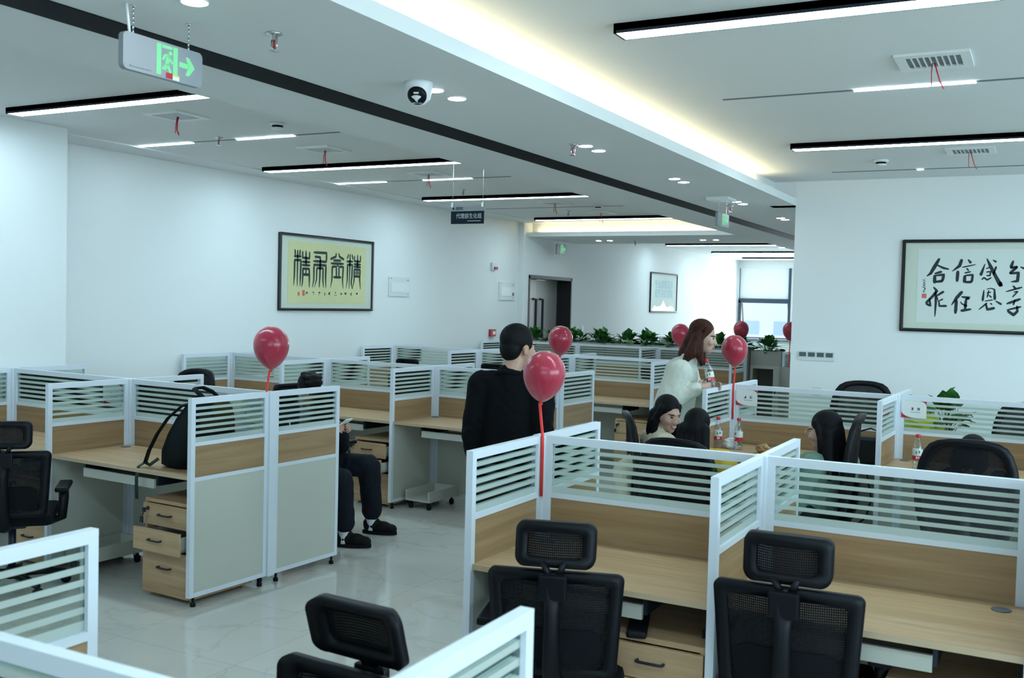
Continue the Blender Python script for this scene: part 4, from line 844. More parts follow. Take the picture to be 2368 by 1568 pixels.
# ------------------------------------------------------------------ office chairs
def chair_common(t, seat_w=.48, arms=True):
    b = MB()
    for k in range(5):
        a = 2 * pi * k / 5 + .3; b.tube([(0, 0, .10), (.16 * cos(a), .16 * sin(a), .09), (.30 * cos(a), .30 * sin(a), .07)], [(.03, .022), (.024, .018), (.018, .014)], 8)
    b.lathe([(.035, .07), (.035, .13), (.028, .14)], n=14); link('star_base', cached('cbase', lambda: b.mesh('star_base', M['blackp'])), t)
    for k in range(5):
        a = 2 * pi * k / 5 + .3
        o = link('caster', cached('ccast', lambda: MB().lathe([(.006, -.022), (.028, -.022), (.030, -.015), (.030, .015), (.028, .022), (.006, .022)], (0, 0, .03), 14, 0, Matrix.Rotation(pi / 2, 3, 'X')).mesh('caster', M['blackp'])), t)
        o.location = (.30 * cos(a), .30 * sin(a), 0); o.rotation_euler = (0, 0, a)
    link('gas_lift', cached('clift', lambda: MB().tube([(0, 0, .12), (0, 0, .40)], .022, 12).box(-.09, .09, -.12, .10, .385, .42, bev=.01).mesh('gas_lift', M['blackm'])), t)
    link('seat', cached('cseat', lambda: MB().box(-.24, .24, -.22, .25, .415, .485, bev=.03).mesh('seat', M['fabric_b'])), t)
    if arms:
        for sx in (-1, 1):
            def arm():
                m = MB(); m.tube([(sx * .20, .0, .40), (sx * .275, -.02, .43), (sx * .285, -.03, .55), (sx * .28, .0, .60)], [(.018, .03)] * 4, 8)
                m.box(sx * .28 - .038, sx * .28 + .038, -.13, .15, .595, .625, 0, .012); return m.mesh('armrest', M['blackp'])
            link('armrest', cached(('carm', sx), arm), t)
def back_y(z, z0, y0, rake): return y0 - (z - z0) * rake
def chair_head(label, x, y, deg, dz=0, head_tilt=0.0):
    """mesh task chair with headrest; faces local +y"""
    t = thing('office_chair', label, 'office chair', (x, y, 0), radians(deg), 'black mesh office chairs')
    chair_common(t)
    fm = lambda u, z, d: Vector((u, -.235 - (z - .5) * .12 - .05 * (1 - (u / .24) ** 2) + d, z))
    out = []
    for u, z in rrect(.485, .39, .03, 0, .675): out.append((u * (.90 + .10 * min(1, (z - .48) / .3)), z))
    inn = [(u * .80, .675 + (z - .675) * .80) for u, z in out]
    link('backrest_frame', cached('hbf', lambda: MB().ring(out, inn, fm, .026).mesh('backrest_frame', M['blackp'])), t)
    link('backrest_netting', cached('hbn', lambda: MB().sheet([(u * 1.03, .675 + (z - .675) * 1.03) for u, z in inn], fm, .004).mesh('backrest_netting', M['net'])), t)
    sp = lambda: MB().tube([(0, -.12, .40), (0, -.27, .43), (0, -.335, .55), (0, -.345, .72), (0, -.335, .845)], [(.045, .02), (.04, .02), (.035, .018), (.03, .018), (.036, .02)], 10).box(-.05, .05, -.362, -.335, .78, .868, bev=.008).mesh('back_spine', M['blackp'])
    link('back_spine', cached('hsp', sp), t)
    lb = lambda: MB().sheet(rrect(.34, .13, .05, 0, .60), lambda u, z, d: Vector((u, -.225 - (z - .5) * .12 - .05 * (1 - (u / .24) ** 2) + d, z)), .03).mesh('lumbar_pad', M['fabric_b'])
    link('lumbar_pad', cached('hlb', lb), t)
    h = link('headrest', cached('hhr', lambda: MB().ring(rrect(.285, .155, .035), [(u * .70, z * .60) for u, z in rrect(.285, .155, .035)], lambda u, z, d: Vector((u, -.035 * (1 - (u / .143) ** 2) + z * .15 + d, z)), .034).mesh('headrest', M['blackp'])), t)
    h.location = (0, -.285, .965)
    n = link('headrest_netting', cached('hhn', lambda: MB().sheet([(u * .74, z * .64) for u, z in rrect(.285, .155, .035)], lambda u, z, d: Vector((u, -.035 * (1 - (u / .143) ** 2) + z * .15 + d, z)), .004).mesh('headrest_netting', M['net'])), h)
    s = link('headrest_stem', cached('hst', lambda: MB().tube([(-.012, -.05, -.11), (-.04, -.045, -.055)], [(.014, .008)] * 2, 8).tube([(.012, -.05, -.11), (.04, -.045, -.055)], [(.014, .008)] * 2, 8).box(-.028, .028, -.062, -.042, -.13, -.095, bev=.004).mesh('headrest_stem', M['blackp'])), h)
    h.rotation_euler = (head_tilt, 0, 0)
    if dz:
        for c in t.children:
            if c.name.split('.')[0] not in ('star_base', 'caster'): c.location.z += dz
    return t
def chair_wide(label, x, y, deg, dz=0, arms=False):
    """mesh chair with a tall flared back and no headrest; faces local +y"""
    t = thing('office_chair', label, 'office chair', (x, y, 0), radians(deg), 'black mesh office chairs')
    chair_common(t, arms=arms)
    def fm(u, z, d):
        k = (z - .48) / .62
        return Vector((u, -.22 - .07 * sin(pi * min(1, k * 1.1)) * .6 - .16 * max(0, k - .35) ** 1.5 - .06 * (1 - (u / .26) ** 2) + d, z))
    pr = ((.50, .17), (.56, .215), (.66, .248), (.76, .262), (.86, .260), (.95, .245), (1.02, .220), (1.06, .192), (1.085, .150), (1.097, .09), (1.101, .04))
    out = [(u, z) for z, u in pr] + [(-u, z) for z, u in reversed(pr)]; out = out[:]
    inn = [(u * .80, .80 + (z - .80) * .86 - .0) for u, z in out]
    link('backrest_frame', cached('wbf', lambda: MB().ring(out, inn, fm, .03).mesh('backrest_frame', M['blackp'])), t)
    link('backrest_netting', cached('wbn', lambda: MB().sheet([(u * 1.03, .80 + (z - .80) * 1.02) for u, z in inn], fm, .004, nz=40).mesh('backrest_netting', M['net'])), t)
    link('back_spine', cached('wsp', lambda: MB().tube([(0, -.12, .40), (0, -.27, .43), (0, -.32, .55), (0, -.34, .70)], [(.05, .02), (.05, .02), (.045, .016), (.03, .012)], 10).mesh('back_spine', M['blackp'])), t)
    if dz:
        for c in t.children:
            if c.name.split('.')[0] not in ('star_base', 'caster'): c.location.z += dz
    return t
chair_head('black mesh headrest chair with its back to us, pushed to the first big desk', -1.575, 3.47, 17, dz=-.02)
chair_head('black mesh headrest chair turned slightly, at the second big desk', -.725, 3.60, 3, dz=.015, head_tilt=.12)
chair_head('black mesh headrest chair facing the second desk of the backpack row', -5.40, 3.90, 46)
chair_head('black headrest chair facing the camera at the very bottom of the view', -1.49, 1.716, 176, head_tilt=-.15)
chair_wide('wide-backed black mesh chair behind the backpack row, against the white wall', -6.23, 5.85, 176, dz=.07)
chair_head('black headrest chair in which the man with the phone sits', -4.83, 5.98, -100, dz=.08)
chair_head('black headrest chair at a far-side desk of the second row, against the long wall', -6.32, 9.2, 182, dz=.08)
chair_head('black headrest chair just showing beside the standing man\'s shoulder', -5.25, 9.2, 176, dz=.08)
chair_head('black headrest chair seen as dark stripes through the third row screens', -4.22, 11.4, 180)
chair_wide('wide-backed black mesh chair below the calligraphy wall, facing the camera', -1.34, 8.55, 178, dz=.10)
chair_wide('black mesh chair of the woman with yellow clothes', -1.90, 6.12, -6, dz=-.10)
chair_wide('black mesh chair of the smiling woman in cream', -2.17, 6.54, -66, dz=-.03)
chair_wide('black chair seen side-on behind the woman with glasses', -1.30, 6.31, 97, dz=.07)
chair_wide('wide-backed black mesh chair with a dark-haired person leaning in it', -.36, 6.22, 4, dz=.02)
chair_wide('black chair at the edge of the view below the white calligraphy', -.08, 8.55, 180)

# ------------------------------------------------------------------ balloons on sticks
def balloon(label, c, dia, foot_z, tilt=0.0, sx=0.0):
    t = thing('balloon', label, 'balloon', (c[0], c[1], foot_z), 0, 'red balloons on the cubicle corners')
    R = dia / 2; prof = []
    for k in range(29):
        a = -pi / 2 + pi * k / 28
        z = sin(a); r = cos(a)
        if z < 0: prof.append((max(.004, R * (r ** 1.36)), R * z * 1.42))
        else: prof.append((max(.0008, R * r), R * z * 1.04))
    zc = c[2] - foot_z - dia * .02
    rot = Matrix.Rotation(tilt, 3, 'Y')
    link('latex', MB().lathe(prof, (0, 0, zc), 40, 0, rot).mesh('latex', M['balloon']), t)
    kn = rot @ Vector((0, 0, -R * 1.42)) + Vector((0, 0, zc))
    link('knot', MB().lathe([(.003, .008), (.0065, 0), (.009, -.010), (.004, -.014)], kn, 12).mesh('knot', M['redp']), t)
    MB().tube([(sx, -.038, 0), (sx, -.038, 1.19 - foot_z), (kn.x, -.012, zc - R * 1.46), (kn.x, kn.y, kn.z - .004)], .0068, 8).build('stick', M['stick'], t)
    return t
p = L_.P(0, 0); balloon('red balloon on a stick above the end screen of the backpack row', (p.x, p.y, 1.495), .219, .95)
p = R_.P(0, 0); balloon('largest red balloon, in front of the man in the black jacket', (p.x + .005, p.y, 1.482), .189, .93, .10, .019)
p = M_.P(0, 0); balloon('red balloon partly hidden behind the largest balloon', (p.x, p.y, 1.50), .205, .95)
p = F_.P(0, 0); balloon('red balloon floating just behind the auburn-haired woman', (p.x + .05, p.y, 1.502), .20, .95)
p = S_.P(0, 0); balloon('red balloon right in front of the woman holding a bottle', (p.x + .01, p.y, 1.48), .20, .935, -.08, .014)
p = G_.P(0, 0); balloon('red balloon above the open cabinet, in front of the window', (p.x - .15, p.y + .34, 1.50), .213, 1.05)
balloon('red balloon cut off by the calligraphy wall edge', (-3.05, 13.88, 1.512), .21, 1.0)

# ------------------------------------------------------------------ things on desks and screens
def bottle(label, p, rz=0, rot=None):
    t = thing('water_bottle', label, 'bottle', p, rz, 'red-capped water bottles')
    if rot: t.rotation_euler = rot
    pr = [(.026, 0), (.0315, .006), (.0315, .03), (.0295, .034), (.0315, .038), (.0315, .056), (.0305, .06), (.0315, .064), (.0315, .135), (.029, .15), (.022, .178), (.0135, .196), (.0125, .205), (.0125, .214)]
    link('bottle_body', cached('bb', lambda: MB().lathe(pr, n=24).mesh('bottle_body', M['pet'])), t)
    link('label', cached('bl', lambda: MB().lathe([(.0321, .066), (.0324, .067), (.0324, .133), (.0321, .134)], n=24).mesh('label', M['blabel'])), t)
    link('cap', cached('bc', lambda: MB().lathe([(.0145, .212), (.015, .214), (.015, .229), (.0135, .232), (.001, .232)], n=20).mesh('cap', M['cap'])), t)
    def mk():
        m = MB()
        for a, z0, z1, wd in ((-.25, .104, .122, .008), (.35, .110, .126, .010), (-.1, .072, .088, .012), (.25, .074, .086, .006)):
            P = lambda da, z: (.0327 * cos(-pi / 2 + a + da), .0327 * sin(-pi / 2 + a + da), z)
            m.poly([P(-wd * 15, z0), P(wd * 15, z0), P(wd * 15, z1), P(-wd * 15, z1)], 0 if z0 > .1 else 1)
        return m.mesh('label_marks', [M['mark_g'], M['white_letter']])
    link('label_marks', cached('bm', mk), t); return t
bottle('red-capped water bottle on the desk, closest to the dark-haired women', (-2.10, 7.27, .75), .4)
bottle('red-capped water bottle on the desk just past the crumpled tissue', (-1.955, 7.30, .75), -.8)
bottle('red-capped water bottle on the desk beside the person in the wide chair', (-.713, 7.15, .75), .1)
def crumple(name, label, cat, p, R, mats, seed, sub=3, amp=.35, part=None):
    rnd = random.Random(seed); bm = bmesh.new(); bmesh.ops.create_icosphere(bm, subdivisions=sub, radius=1)
    from mathutils import noise
    for v in bm.verts:
        k = 1 + amp * (noise.noise(v.co * 1.9 + Vector((seed, 0, 0))) + .6 * noise.noise(v.co * 4.3 + Vector((0, seed, 0))))
        v.co = Vector((v.co.x * R[0] * k, v.co.y * R[1] * k, max(-.9, v.co.z) * R[2] * k + R[2] * .9))
        v.co.z = max(v.co.z, 0)
    me = bpy.data.meshes.new(name); bm.to_mesh(me); bm.free()
    for m in mats: me.materials.append(m)
    o = link(name, me); o.location = p; tag(o, label, cat)
    if len(mats) > 1:
        for f in me.polygons: f.material_index = 1 if noise.noise(Vector(f.center) * 12) > .05 and f.center.x < 0.01 else 0
    return o
crumple('tissue', 'crumpled white tissue on the desk between two water bottles', 'tissue', (-2.03, 7.33, .75), (.055, .045, .04), [M['tissue']], 3)
crumple('snack_packet', 'small brown and blue snack packet on the desk', 'snack', (-1.755, 7.24, .75), (.055, .04, .035), [M['snack_a'], M['snack_b']], 8)
crumple('plastic_bag', 'crumpled yellow-green plastic bag behind the striped glass', 'bag', (-.80, 8.02, .752), (.19, .12, .165), [M['yellowbag']], 5, 3, .25)
t = thing('potted_plant', 'potted green plant in a red pot on the desk below the calligraphy', 'plant', (-.60, 8.06, .752))
MB().lathe([(.05, 0), (.062, .12), (.066, .14), (.06, .14), (.056, .12), (.001, .12)], n=20).build('pot', M['terracotta'], t)
f = link('foliage', plant_meshes(23, .12, .34, 40), t); f.location = (0, 0, .13)
# name cards stuck on the glass
def card(label, p, ang, wd=.155, ht=.105, seed=1):
    t = thing('name_card', label, 'name card', p, ang, 'name cards on the striped glass')
    MB().box(-wd / 2, wd / 2, -.0015, .0015, -ht / 2, ht / 2).build('card', M['whitep'], t)
    r = MB(); Y = -.0022
    pts = [(-wd / 2, Y, -ht / 2), (wd * .12, Y, -ht / 2)] + [(wd * .12 - (wd * .62) * sin(a), Y, -ht / 2 + ht * .36 * (1 - cos(a)) * .0 + ht * .42 * (a / (pi / 2)) ** 2) for a in [pi / 2 * k / 8 for k in range(1, 9)]]
    r.poly(pts); pts = [(wd / 2, Y, ht / 2), (wd * .2, Y, ht / 2)] + [(wd * .2 + wd * .3 * sin(a), Y, ht / 2 - ht * .3 * (a / (pi / 2)) ** 2) for a in [pi / 2 * k / 8 for k in range(1, 9)]]
    r.poly(pts[::-1]); r.build('red_corners', M['redp'], t)
    m = MB(); rnd = random.Random(seed)
    for cx in (-.012, .032):
        for k in range(6):
            hz = k % 2; a, b = rnd.uniform(-.008, .008), rnd.uniform(-.009, .009)
            strokes(m, [[(cx + (-.008 if hz else a), b + 0 if hz else -.009, .003), (cx + (.008 if hz else a), b if hz else .010, .003)]], lambda u, v: Vector((u, Y, v + .004)))
    for k in range(8): m.poly([(-.02 + k * .008, Y, -.020), (-.014 + k * .008, Y, -.020), (-.014 + k * .008, Y, -.017), (-.02 + k * .008, Y, -.017)])
    m.build('printed_name', M['ink'], t); return t
p = S_.P(.125, -.02); card('white and red name card on the glass beside the woman with the bottle', (p.x, p.y, 1.105), S_.a, .165, .12, 2)
p = S_.P(1.2 + .125, -.02); card('white and red name card on the glass above the lone water bottle', (p.x, p.y, 1.105), S_.a, .165, .12, 5)
p = L_.P(-1.315 - .018, -.13); card('white and red name card seen through the glass in the middle of the backpack row', (p.x, p.y, 1.10), L_.a + pi / 2 * 1, .15, .12, 7)
p = L_.P(-.16, .02); card('white and red name card on the glass behind the backpack', (p.x, p.y, 1.085), L_.a, .16, .115, 9)
# cable hanging by a post
tag(MB().tube([(-1.02, 7.0, .75), (-1.0, 6.98, .70), (-.97, 6.98, .55), (-1.0, 6.99, .42), (-1.06, 7.02, .36)], .006, 6).build('cable', M['blackp']), 'dark cable dangling from the desk edge behind the striped glass', 'cable')
# backpack
bp = thing('backpack', 'dark green backpack leaning on the desk behind the end screen', 'backpack', (L_.P(-.255, -.33).x, L_.P(-.255, -.33).y, .751), L_.a)
bm_ = MB(); prof = ((0, .15, .12), (.02, .185, .15), (.10, .20, .165), (.20, .195, .15), (.30, .175, .12), (.38, .14, .085), (.425, .08, .045), (.435, .01, .006)); rings = []
for z, a, b_ in prof:
    ring = []
    for k in range(24):
        th = 2 * pi * k / 24; ce, se = cos(th), sin(th); ex_ = 2 / 3.0
        ring.append(bm_.bm.verts.new((b_ * math.copysign(abs(ce) ** ex_, ce) - .05 + z * .34, a * math.copysign(abs(se) ** ex_, se), z)))
    rings.append(ring)
for i in range(len(rings) - 1):
    for k in range(24):
        f = bm_.bm.faces.new((rings[i][k], rings[i][(k + 1) % 24], rings[i + 1][(k + 1) % 24], rings[i + 1][k])); f.smooth = True
bm_.bm.faces.new(rings[0][::-1]); bm_.bm.faces.new(rings[-1])
bm_.build('body', M['bag_g'], bp)
MB().box(.11, .16, -.13, .13, .04, .20, 0, .02).build('front_pocket', M['bag_g'], bp)
MB().tube([(.10, -.06, .42), (.06, -.07, .455), (.01, -.06, .475), (.0, .02, .475), (.04, .06, .45), (.09, .06, .42)], [(.014, .005)] * 6, 8).build('top_handle', M['strap_b'], bp)
MB().tube([(.08, -.10, .40), (-.0, -.13, .38), (-.08, -.17, .30), (-.14, -.20, .20), (-.19, -.215, .10), (-.21, -.225, .03)], [(.032, .007)] * 6, 8, flat=(0, 1, .2)).build('shoulder_strap', M['strap_b'], bp)
MB().tube([(-.21, -.225, .03), (-.21, -.275, .008), (-.205, -.292, -.06), (-.20, -.292, -.18)], [(.015, .003)] * 4, 8, flat=(1, 0, 0)).tube([(-.21, -.225, .03), (-.19, -.21, .012), (-.16, -.17, .05)], [(.012, .003)] * 3, 8).build('strap_tail', M['strap_g'], bp)
# black handbag with gilt chain
hb = thing('handbag', 'black handbag with gold chain on the desk by the woman with glasses', 'handbag', (-1.015, 7.17, .751), .1)
MB().box(-.085, .085, -.05, .05, 0, .19, 0, .025).build('body', M['leather'], hb)
MB().tube([(-.09, 0, .15), (-.07, -.01, .22), (0, -.01, .245), (.07, -.01, .22), (.09, 0, .15)], [(.010, .004)] * 5, 8).build('handle', M['leather'], hb)
g = MB(); cp = [Vector((-.085, -.055, .20)), Vector((-.10, -.06, .14)), Vector((-.105, -.062, .08)), Vector((-.09, -.06, .03))]
for i in range(18):
    u = i / 17 * 3; k = min(2, int(u)); q = cp[k].lerp(cp[k + 1], u - k)
    g.ell(q, (.010, .005, .007) if i % 2 else (.005, .010, .007), None, 8)
g.build('chain', M['gold'], hb)
MB().ell((-.115, -.055, .03), (.03, .022, .04), None, 12).ell((-.115, -.06, .075), (.022, .02, .022), None, 12).build('charm', M['cream_c'], hb)
# ------------------------------------------------------------------ people
def remesh(mb, voxel, it=6, fac=.5):
    me = bpy.data.meshes.new('tmp'); mb.bm.to_mesh(me); mb.bm.free(); o = bpy.data.objects.new('tmp', me); COL.objects.link(o)
    r = o.modifiers.new('r', 'REMESH'); r.mode = 'VOXEL'; r.voxel_size = voxel; r.use_smooth_shade = True
    s = o.modifiers.new('s', 'SMOOTH'); s.factor = fac; s.iterations = it
    out = bpy.data.meshes.new_from_object(o.evaluated_get(bpy.context.evaluated_depsgraph_get()))
    bpy.data.objects.remove(o); bpy.data.meshes.remove(me)
    for p in out.polygons: p.use_smooth = True
    out.materials.clear(); return out
def join(meshes, name):
    bm = bmesh.new()
    for m in meshes: bm.from_mesh(m); bpy.data.meshes.remove(m)
    me = bpy.data.meshes.new(name); bm.to_mesh(me); bm.free()
    for p in me.polygons: p.use_smooth = True
    return me
V = Vector
def frame(f, upv=(0, 0, 1)):
    f = V(f).normalized(); r = f.cross(V(upv)).normalized(); u = r.cross(f).normalized(); return r, f, u
def head_blobs(mb, c, ax, s=1.0, female=False):
    r, f, u = ax; c = V(c); at = lambda a, b, d: c + r * a * s + f * b * s + u * d * s
    E_ = lambda a, b, d, R: mb.ell(at(a, b, d), [q * s for q in R], ax, 20)
    E_(0, -.015, .035, (.075, .094, .086)); E_(0, .018, -.015, (.066, .074, .085)); E_(0, .040, -.072, (.043 if female else .050, .046, .042)); E_(0, .058, -.098, (.024, .026, .018))
    E_(0, .078, .024, (.050, .016, .014)); E_(.038, .062, -.028, (.026, .022, .026)); E_(-.038, .062, -.028, (.026, .022, .026))
    mb.caps(at(0, .088, .006), at(0, .1015, -.030), .0075 * s, .0115 * s); E_(.013, .098, -.034, (.009, .009, .008)); E_(-.013, .098, -.034, (.009, .009, .008))
    E_(0, .088, -.060, (.022, .012, .007)); E_(0, .086, -.071, (.019, .012, .007))
    for sx in (-1, 1): E_(sx * .077, -.008, -.012, (.010, .020, .033))
def hand_blobs(mb, wr, d, n, thumb, s=1.0, curl=.5):
    """wr wrist, d finger direction, n palm normal (towards which fingers curl), thumb side direction"""
    d, n = V(d).normalized(), V(n).normalized(); b = V(thumb).normalized(); wr = V(wr); b = (b - d * b.dot(d)).normalized(); n = (n - d * n.dot(d) - b * n.dot(b)).normalized()
    mb.ell(wr + d * .045 * s, (.036 * s, .05 * s, .016 * s), (b, d, n), 14)
    for k, (o, l) in enumerate(((.027, .070), (.009, .078), (-.009, .073), (-.026, .058))):
        p = wr + d * .082 * s + b * o * s; a = curl * (.8 + .12 * k); seg = l * s / 2.6; dd = d; r0 = .0088 * s
        for j in range(3):
            ang = a * (j + .6) * .8; dd = d * cos(ang) + n * sin(ang); q = p + dd * seg * (1.15, .85, .7)[j]; mb.caps(p, q, r0, r0 * .92, 10); p = q; r0 *= .92
    p = wr + d * .02 * s + b * .028 * s; q = p + (d * .55 + b * .75 + n * .35).normalized() * .036 * s; mb.caps(p, q, .0125 * s, .0105 * s, 10)
    mb.caps(q, q + (d * .85 + b * .1 + n * .5).normalized() * .032 * s, .0105 * s, .0085 * s, 10)
def paint_face(me, c, ax, s, skin, smile=False):
    r, f, u = ax; c = V(c)
    for m in (skin, M['lips'], M['eye'], M['eyew'], M['hair_b'], M['teeth']): me.materials.append(m)
    for p in me.polygons:
        q = V(p.center) - c; a, b, d = q.dot(r) / s, q.dot(f) / s, q.dot(u) / s
        if b < .03 or abs(a) > .07: continue
        e = abs(a) - .031
        if (e / .0165) ** 2 + ((d - .004) / .0065) ** 2 < 1: p.material_index = 2 if abs(e) < .0085 else 3
        elif (e / .019) ** 2 + ((d - .024 + e * e * 14) / .0036) ** 2 < 1: p.material_index = 4
        elif smile and (a / .018) ** 2 + ((d + .064 - a * a * 10) / .0045) ** 2 < 1: p.material_index = 5
        elif b > .06 and (a / (.025 if smile else .022)) ** 2 + ((d + .065 - (a * a * 10 if smile else 0)) / (.013 if smile else .0105)) ** 2 < 1: p.material_index = 1
from mathutils import noise as NZ
def blob(name, fn, m, parent, voxel=.010, it=6, mats=None, folds=0):
    mb = MB(); fn(mb); me = remesh(mb, voxel, it)
    if folds:
        nr = [v.normal.copy() for v in me.vertices]
        for v, n in zip(me.vertices, nr):
            q = V((v.co.x * 9, v.co.y * 9, v.co.z * 5.5)); k = NZ.noise(q + V((NZ.noise(q * 1.7) * .8,) * 3)); v.co += n * folds * ((1 - abs(k) * 2.2) * .8 + .4 * NZ.noise(q * 3.1))
    for q in (mats or [m]): me.materials.append(q)
    return link(name, me, parent)
class Person:
    def __init__(s, label, root, skin, head, hax, neck, sh, el, wr, hip, kn, an, hs=1.0, female=False, smile=False, hands=()):
        s.t = thing('person', label, 'person', root); s.o = V(root)
        for k, v in dict(head=head, neck=neck).items(): setattr(s, k, V(v) - s.o)
        for k, v in dict(sh=sh, el=el, wr=wr, hip=hip, kn=kn, an=an).items(): setattr(s, k, [V(q) - s.o for q in v])
        s.ax = frame(*hax); s.hs = hs; s.female = female
        mb = MB(); head_blobs(mb, s.head, s.ax, hs, female)
        mb.caps(s.head - s.ax[2] * .07 * hs - s.ax[1] * .02 * hs, s.neck, .054 * hs if not female else .047 * hs, .06 * hs)
        mc = (s.hip[0] + s.hip[1]) / 2; top = (s.sh[0] + s.sh[1]) / 2
        mb.caps(s.neck, top, .06, .07); mb.caps(top - V((0, 0, .06)), mc + V((0, 0, .06)), .085, .085); mb.caps(s.sh[0], s.sh[1], .05, .05); mb.caps(s.hip[0], s.hip[1], .09, .09)
        for i in (0, 1):
            mb.caps(s.sh[i], s.el[i], .046, .036); mb.caps(s.el[i], s.wr[i], .036, .026); mb.caps(s.hip[i], s.kn[i], .075, .05); mb.caps(s.kn[i], s.an[i], .05, .035)
        a = remesh(mb, .0065, 3); ms = [a]
        for (w_, d_, n_, th_, cu_) in hands:
            h = MB(); hand_blobs(h, V(w_) - s.o, d_, n_, th_, .98 if not female else .90, cu_); h.caps(V(w_) - s.o, V(w_) - s.o + V(d_).normalized() * .03, .025, .026); ms.append(remesh(h, .0042, 3))
        me = join(ms, 'body'); paint_face(me, s.head, s.ax, hs, skin, smile); s.body = link('body', me, s.t)
    def at(s, a, b, d): return s.head + s.ax[0] * a * s.hs + s.ax[1] * b * s.hs + s.ax[2] * d * s.hs
    def hair_short(s, m):
        ax, h = s.ax, s.hs
        def fn(mb):
            mb.ell(s.at(0, -.022, .046), (.083 * h, .098 * h, .088 * h), ax, 24); mb.ell(s.at(0, -.058, -.005), (.070 * h, .056 * h, .075 * h), ax, 20)
            for sx in (-1, 1): mb.ell(s.at(sx * .069, .005, .025), (.013 * h, .035 * h, .04 * h), ax, 12)
        return blob('hair', fn, m, s.t, .006, 3)
    def top(s, name, m, r_sh=.085, r_el=.058, r_wr=.045, chest=.13, waist=.13, hem=None, voxel=.009, wr_k=1.0, collar=.066, depth=.72, both=True):
        mc = (s.hip[0] + s.hip[1]) / 2; tp = (s.sh[0] + s.sh[1]) / 2; lat = (s.sh[1] - s.sh[0]).normalized(); up_ = (tp - mc).normalized(); fr = lat.cross(up_).normalized(); hw = (s.sh[1] - s.sh[0]).length / 2
        def fn(mb):
            n = 24
            for i in range(n + 1):
                k = i / n; c = mc.lerp(tp, k) - up_ * (.02 if i == 0 else 0); wd = (waist * (1 - k) + chest * k) * (1 + .10 * sin(pi * k)); mb.ell(c, (max(wd, hw * .80 * k + waist * (1 - k)), wd * depth, .10), (lat, fr, up_), 20)
            mb.ell(mc - up_ * (hem or .06), (waist * 1.04, waist * depth * 1.12, .09), (lat, fr, up_), 20)
            mb.caps(s.neck + up_ * .0, tp, collar, .10)
            for i in (0, 1):
                mb.caps(tp.lerp(s.sh[i], .45) + up_ * .012, s.sh[i], .075, r_sh); mb.caps(s.sh[i], s.el[i], r_sh, r_el); mb.caps(s.el[i], s.el[i].lerp(s.wr[i], wr_k), r_el, r_wr)
        return blob(name, fn, m, s.t, voxel, 5, None, .007)
    def trousers(s, m, r=(.098, .072, .062), voxel=.010):
        def fn(mb):
            mb.caps(s.hip[0], s.hip[1], .115, .115); mc = (s.hip[0] + s.hip[1]) / 2; mb.caps(mc, mc + V((0, 0, .08)), .125, .12)
            for i in (0, 1): mb.caps(s.hip[i], s.kn[i], r[0], r[1]); mb.caps(s.kn[i], s.an[i] + V((0, 0, .075)), r[1], r[2])
        return blob('trousers', fn, m, s.t, voxel, 5, None, .007)
    def shoes(s, dirs, sock=True):
        for i in (0, 1):
            d = V(dirs[i]).normalized(); a = s.an[i]; b = V((d.y, -d.x, 0)); g = V((a.x, a.y, -s.o.z))
            if sock: MB().caps(a - V((0, 0, .05)), a + V((0, 0, .10)), .044, .048).build('sock', M['sock'], s.t)
            def fn(mb):
                mb.ell(g + d * .0 + V((0, 0, .062)), (.045, .068, .058), (b, d, V((0, 0, 1))), 16); mb.ell(g + d * .085 + V((0, 0, .052)), (.046, .075, .048), (b, d, V((0, 0, 1))), 16); mb.ell(g + d * .145 + V((0, 0, .043)), (.045, .055, .038), (b, d, V((0, 0, 1))), 16); mb.caps(g - d * .03 + V((0, 0, .08)), g + d * .03 + V((0, 0, .085)), .038, .036)
            blob('shoe', fn, M['shoe'], s.t, .006, 3)
            o = [g + d * (.063 + .137 * cos(t_)) + b * (.047 * (1 + .12 * cos(t_))) * sin(t_) + V((0, 0, .002)) for t_ in [2 * pi * k / 24 for k in range(24)]]
            MB().prism(o, (0, 0, .024)).build('sole', M['sole'], s.t)

# -- man in black, standing with his back to the camera
x0, y0 = -2.655, 5.02
m = Person('man in a black jacket standing with his back to us, hands at his sides', (x0, y0, 0), M['skin'], (x0 + .035, y0 + .03, 1.535), ((.42, .90, -.05),), (x0 + .0, y0 - .02, 1.375),
           [(x0 - .165, y0 - .02, 1.315), (x0 + .165, y0 + .05, 1.315)], [(x0 - .205, y0 - .06, 1.03), (x0 + .205, y0 + .02, 1.03)], [(x0 - .20, y0 + .03, .80), (x0 + .20, y0 + .12, .80)],
           [(x0 - .09, y0 - .01, .86), (x0 + .09, y0 + .03, .86)], [(x0 - .10, y0 + .02, .47), (x0 + .11, y0 + .06, .47)], [(x0 - .10, y0 - .01, .09), (x0 + .12, y0 + .03, .09)], 1.03,
           hands=(((x0 - .20, y0 + .03, .80), (.02, .15, -1), (1, 0, 0), (0, 1, 0), .5), ((x0 + .20, y0 + .12, .80), (-.02, .15, -1), (-1, 0, 0), (0, 1, 0), .5)))
m.hair_short(M['hair_b']); m.top('jacket', M['jacket_b'], .082, .062, .054, .150, .145, .16, collar=.070, depth=.68)
def fn(mb):
    c = m.neck + V((0, 0, .012))
    for k in range(20):
        a = 2 * pi * k / 20; a2 = 2 * pi * (k + 1) / 20; mb.caps(c + V((.066 * cos(a), .066 * sin(a), .014 * sin(a - .4) * -1)), c + V((.066 * cos(a2), .066 * sin(a2), .014 * sin(a2 - .4) * -1)), .016, .016, 8)
blob('collar', fn, M['jacket_b'], m.t, .007, 3)
m.trousers(M['jacket_b'], (.105, .082, .072)); m.shoes([(-.1, 1, 0), (.2, 1, 0)], False)

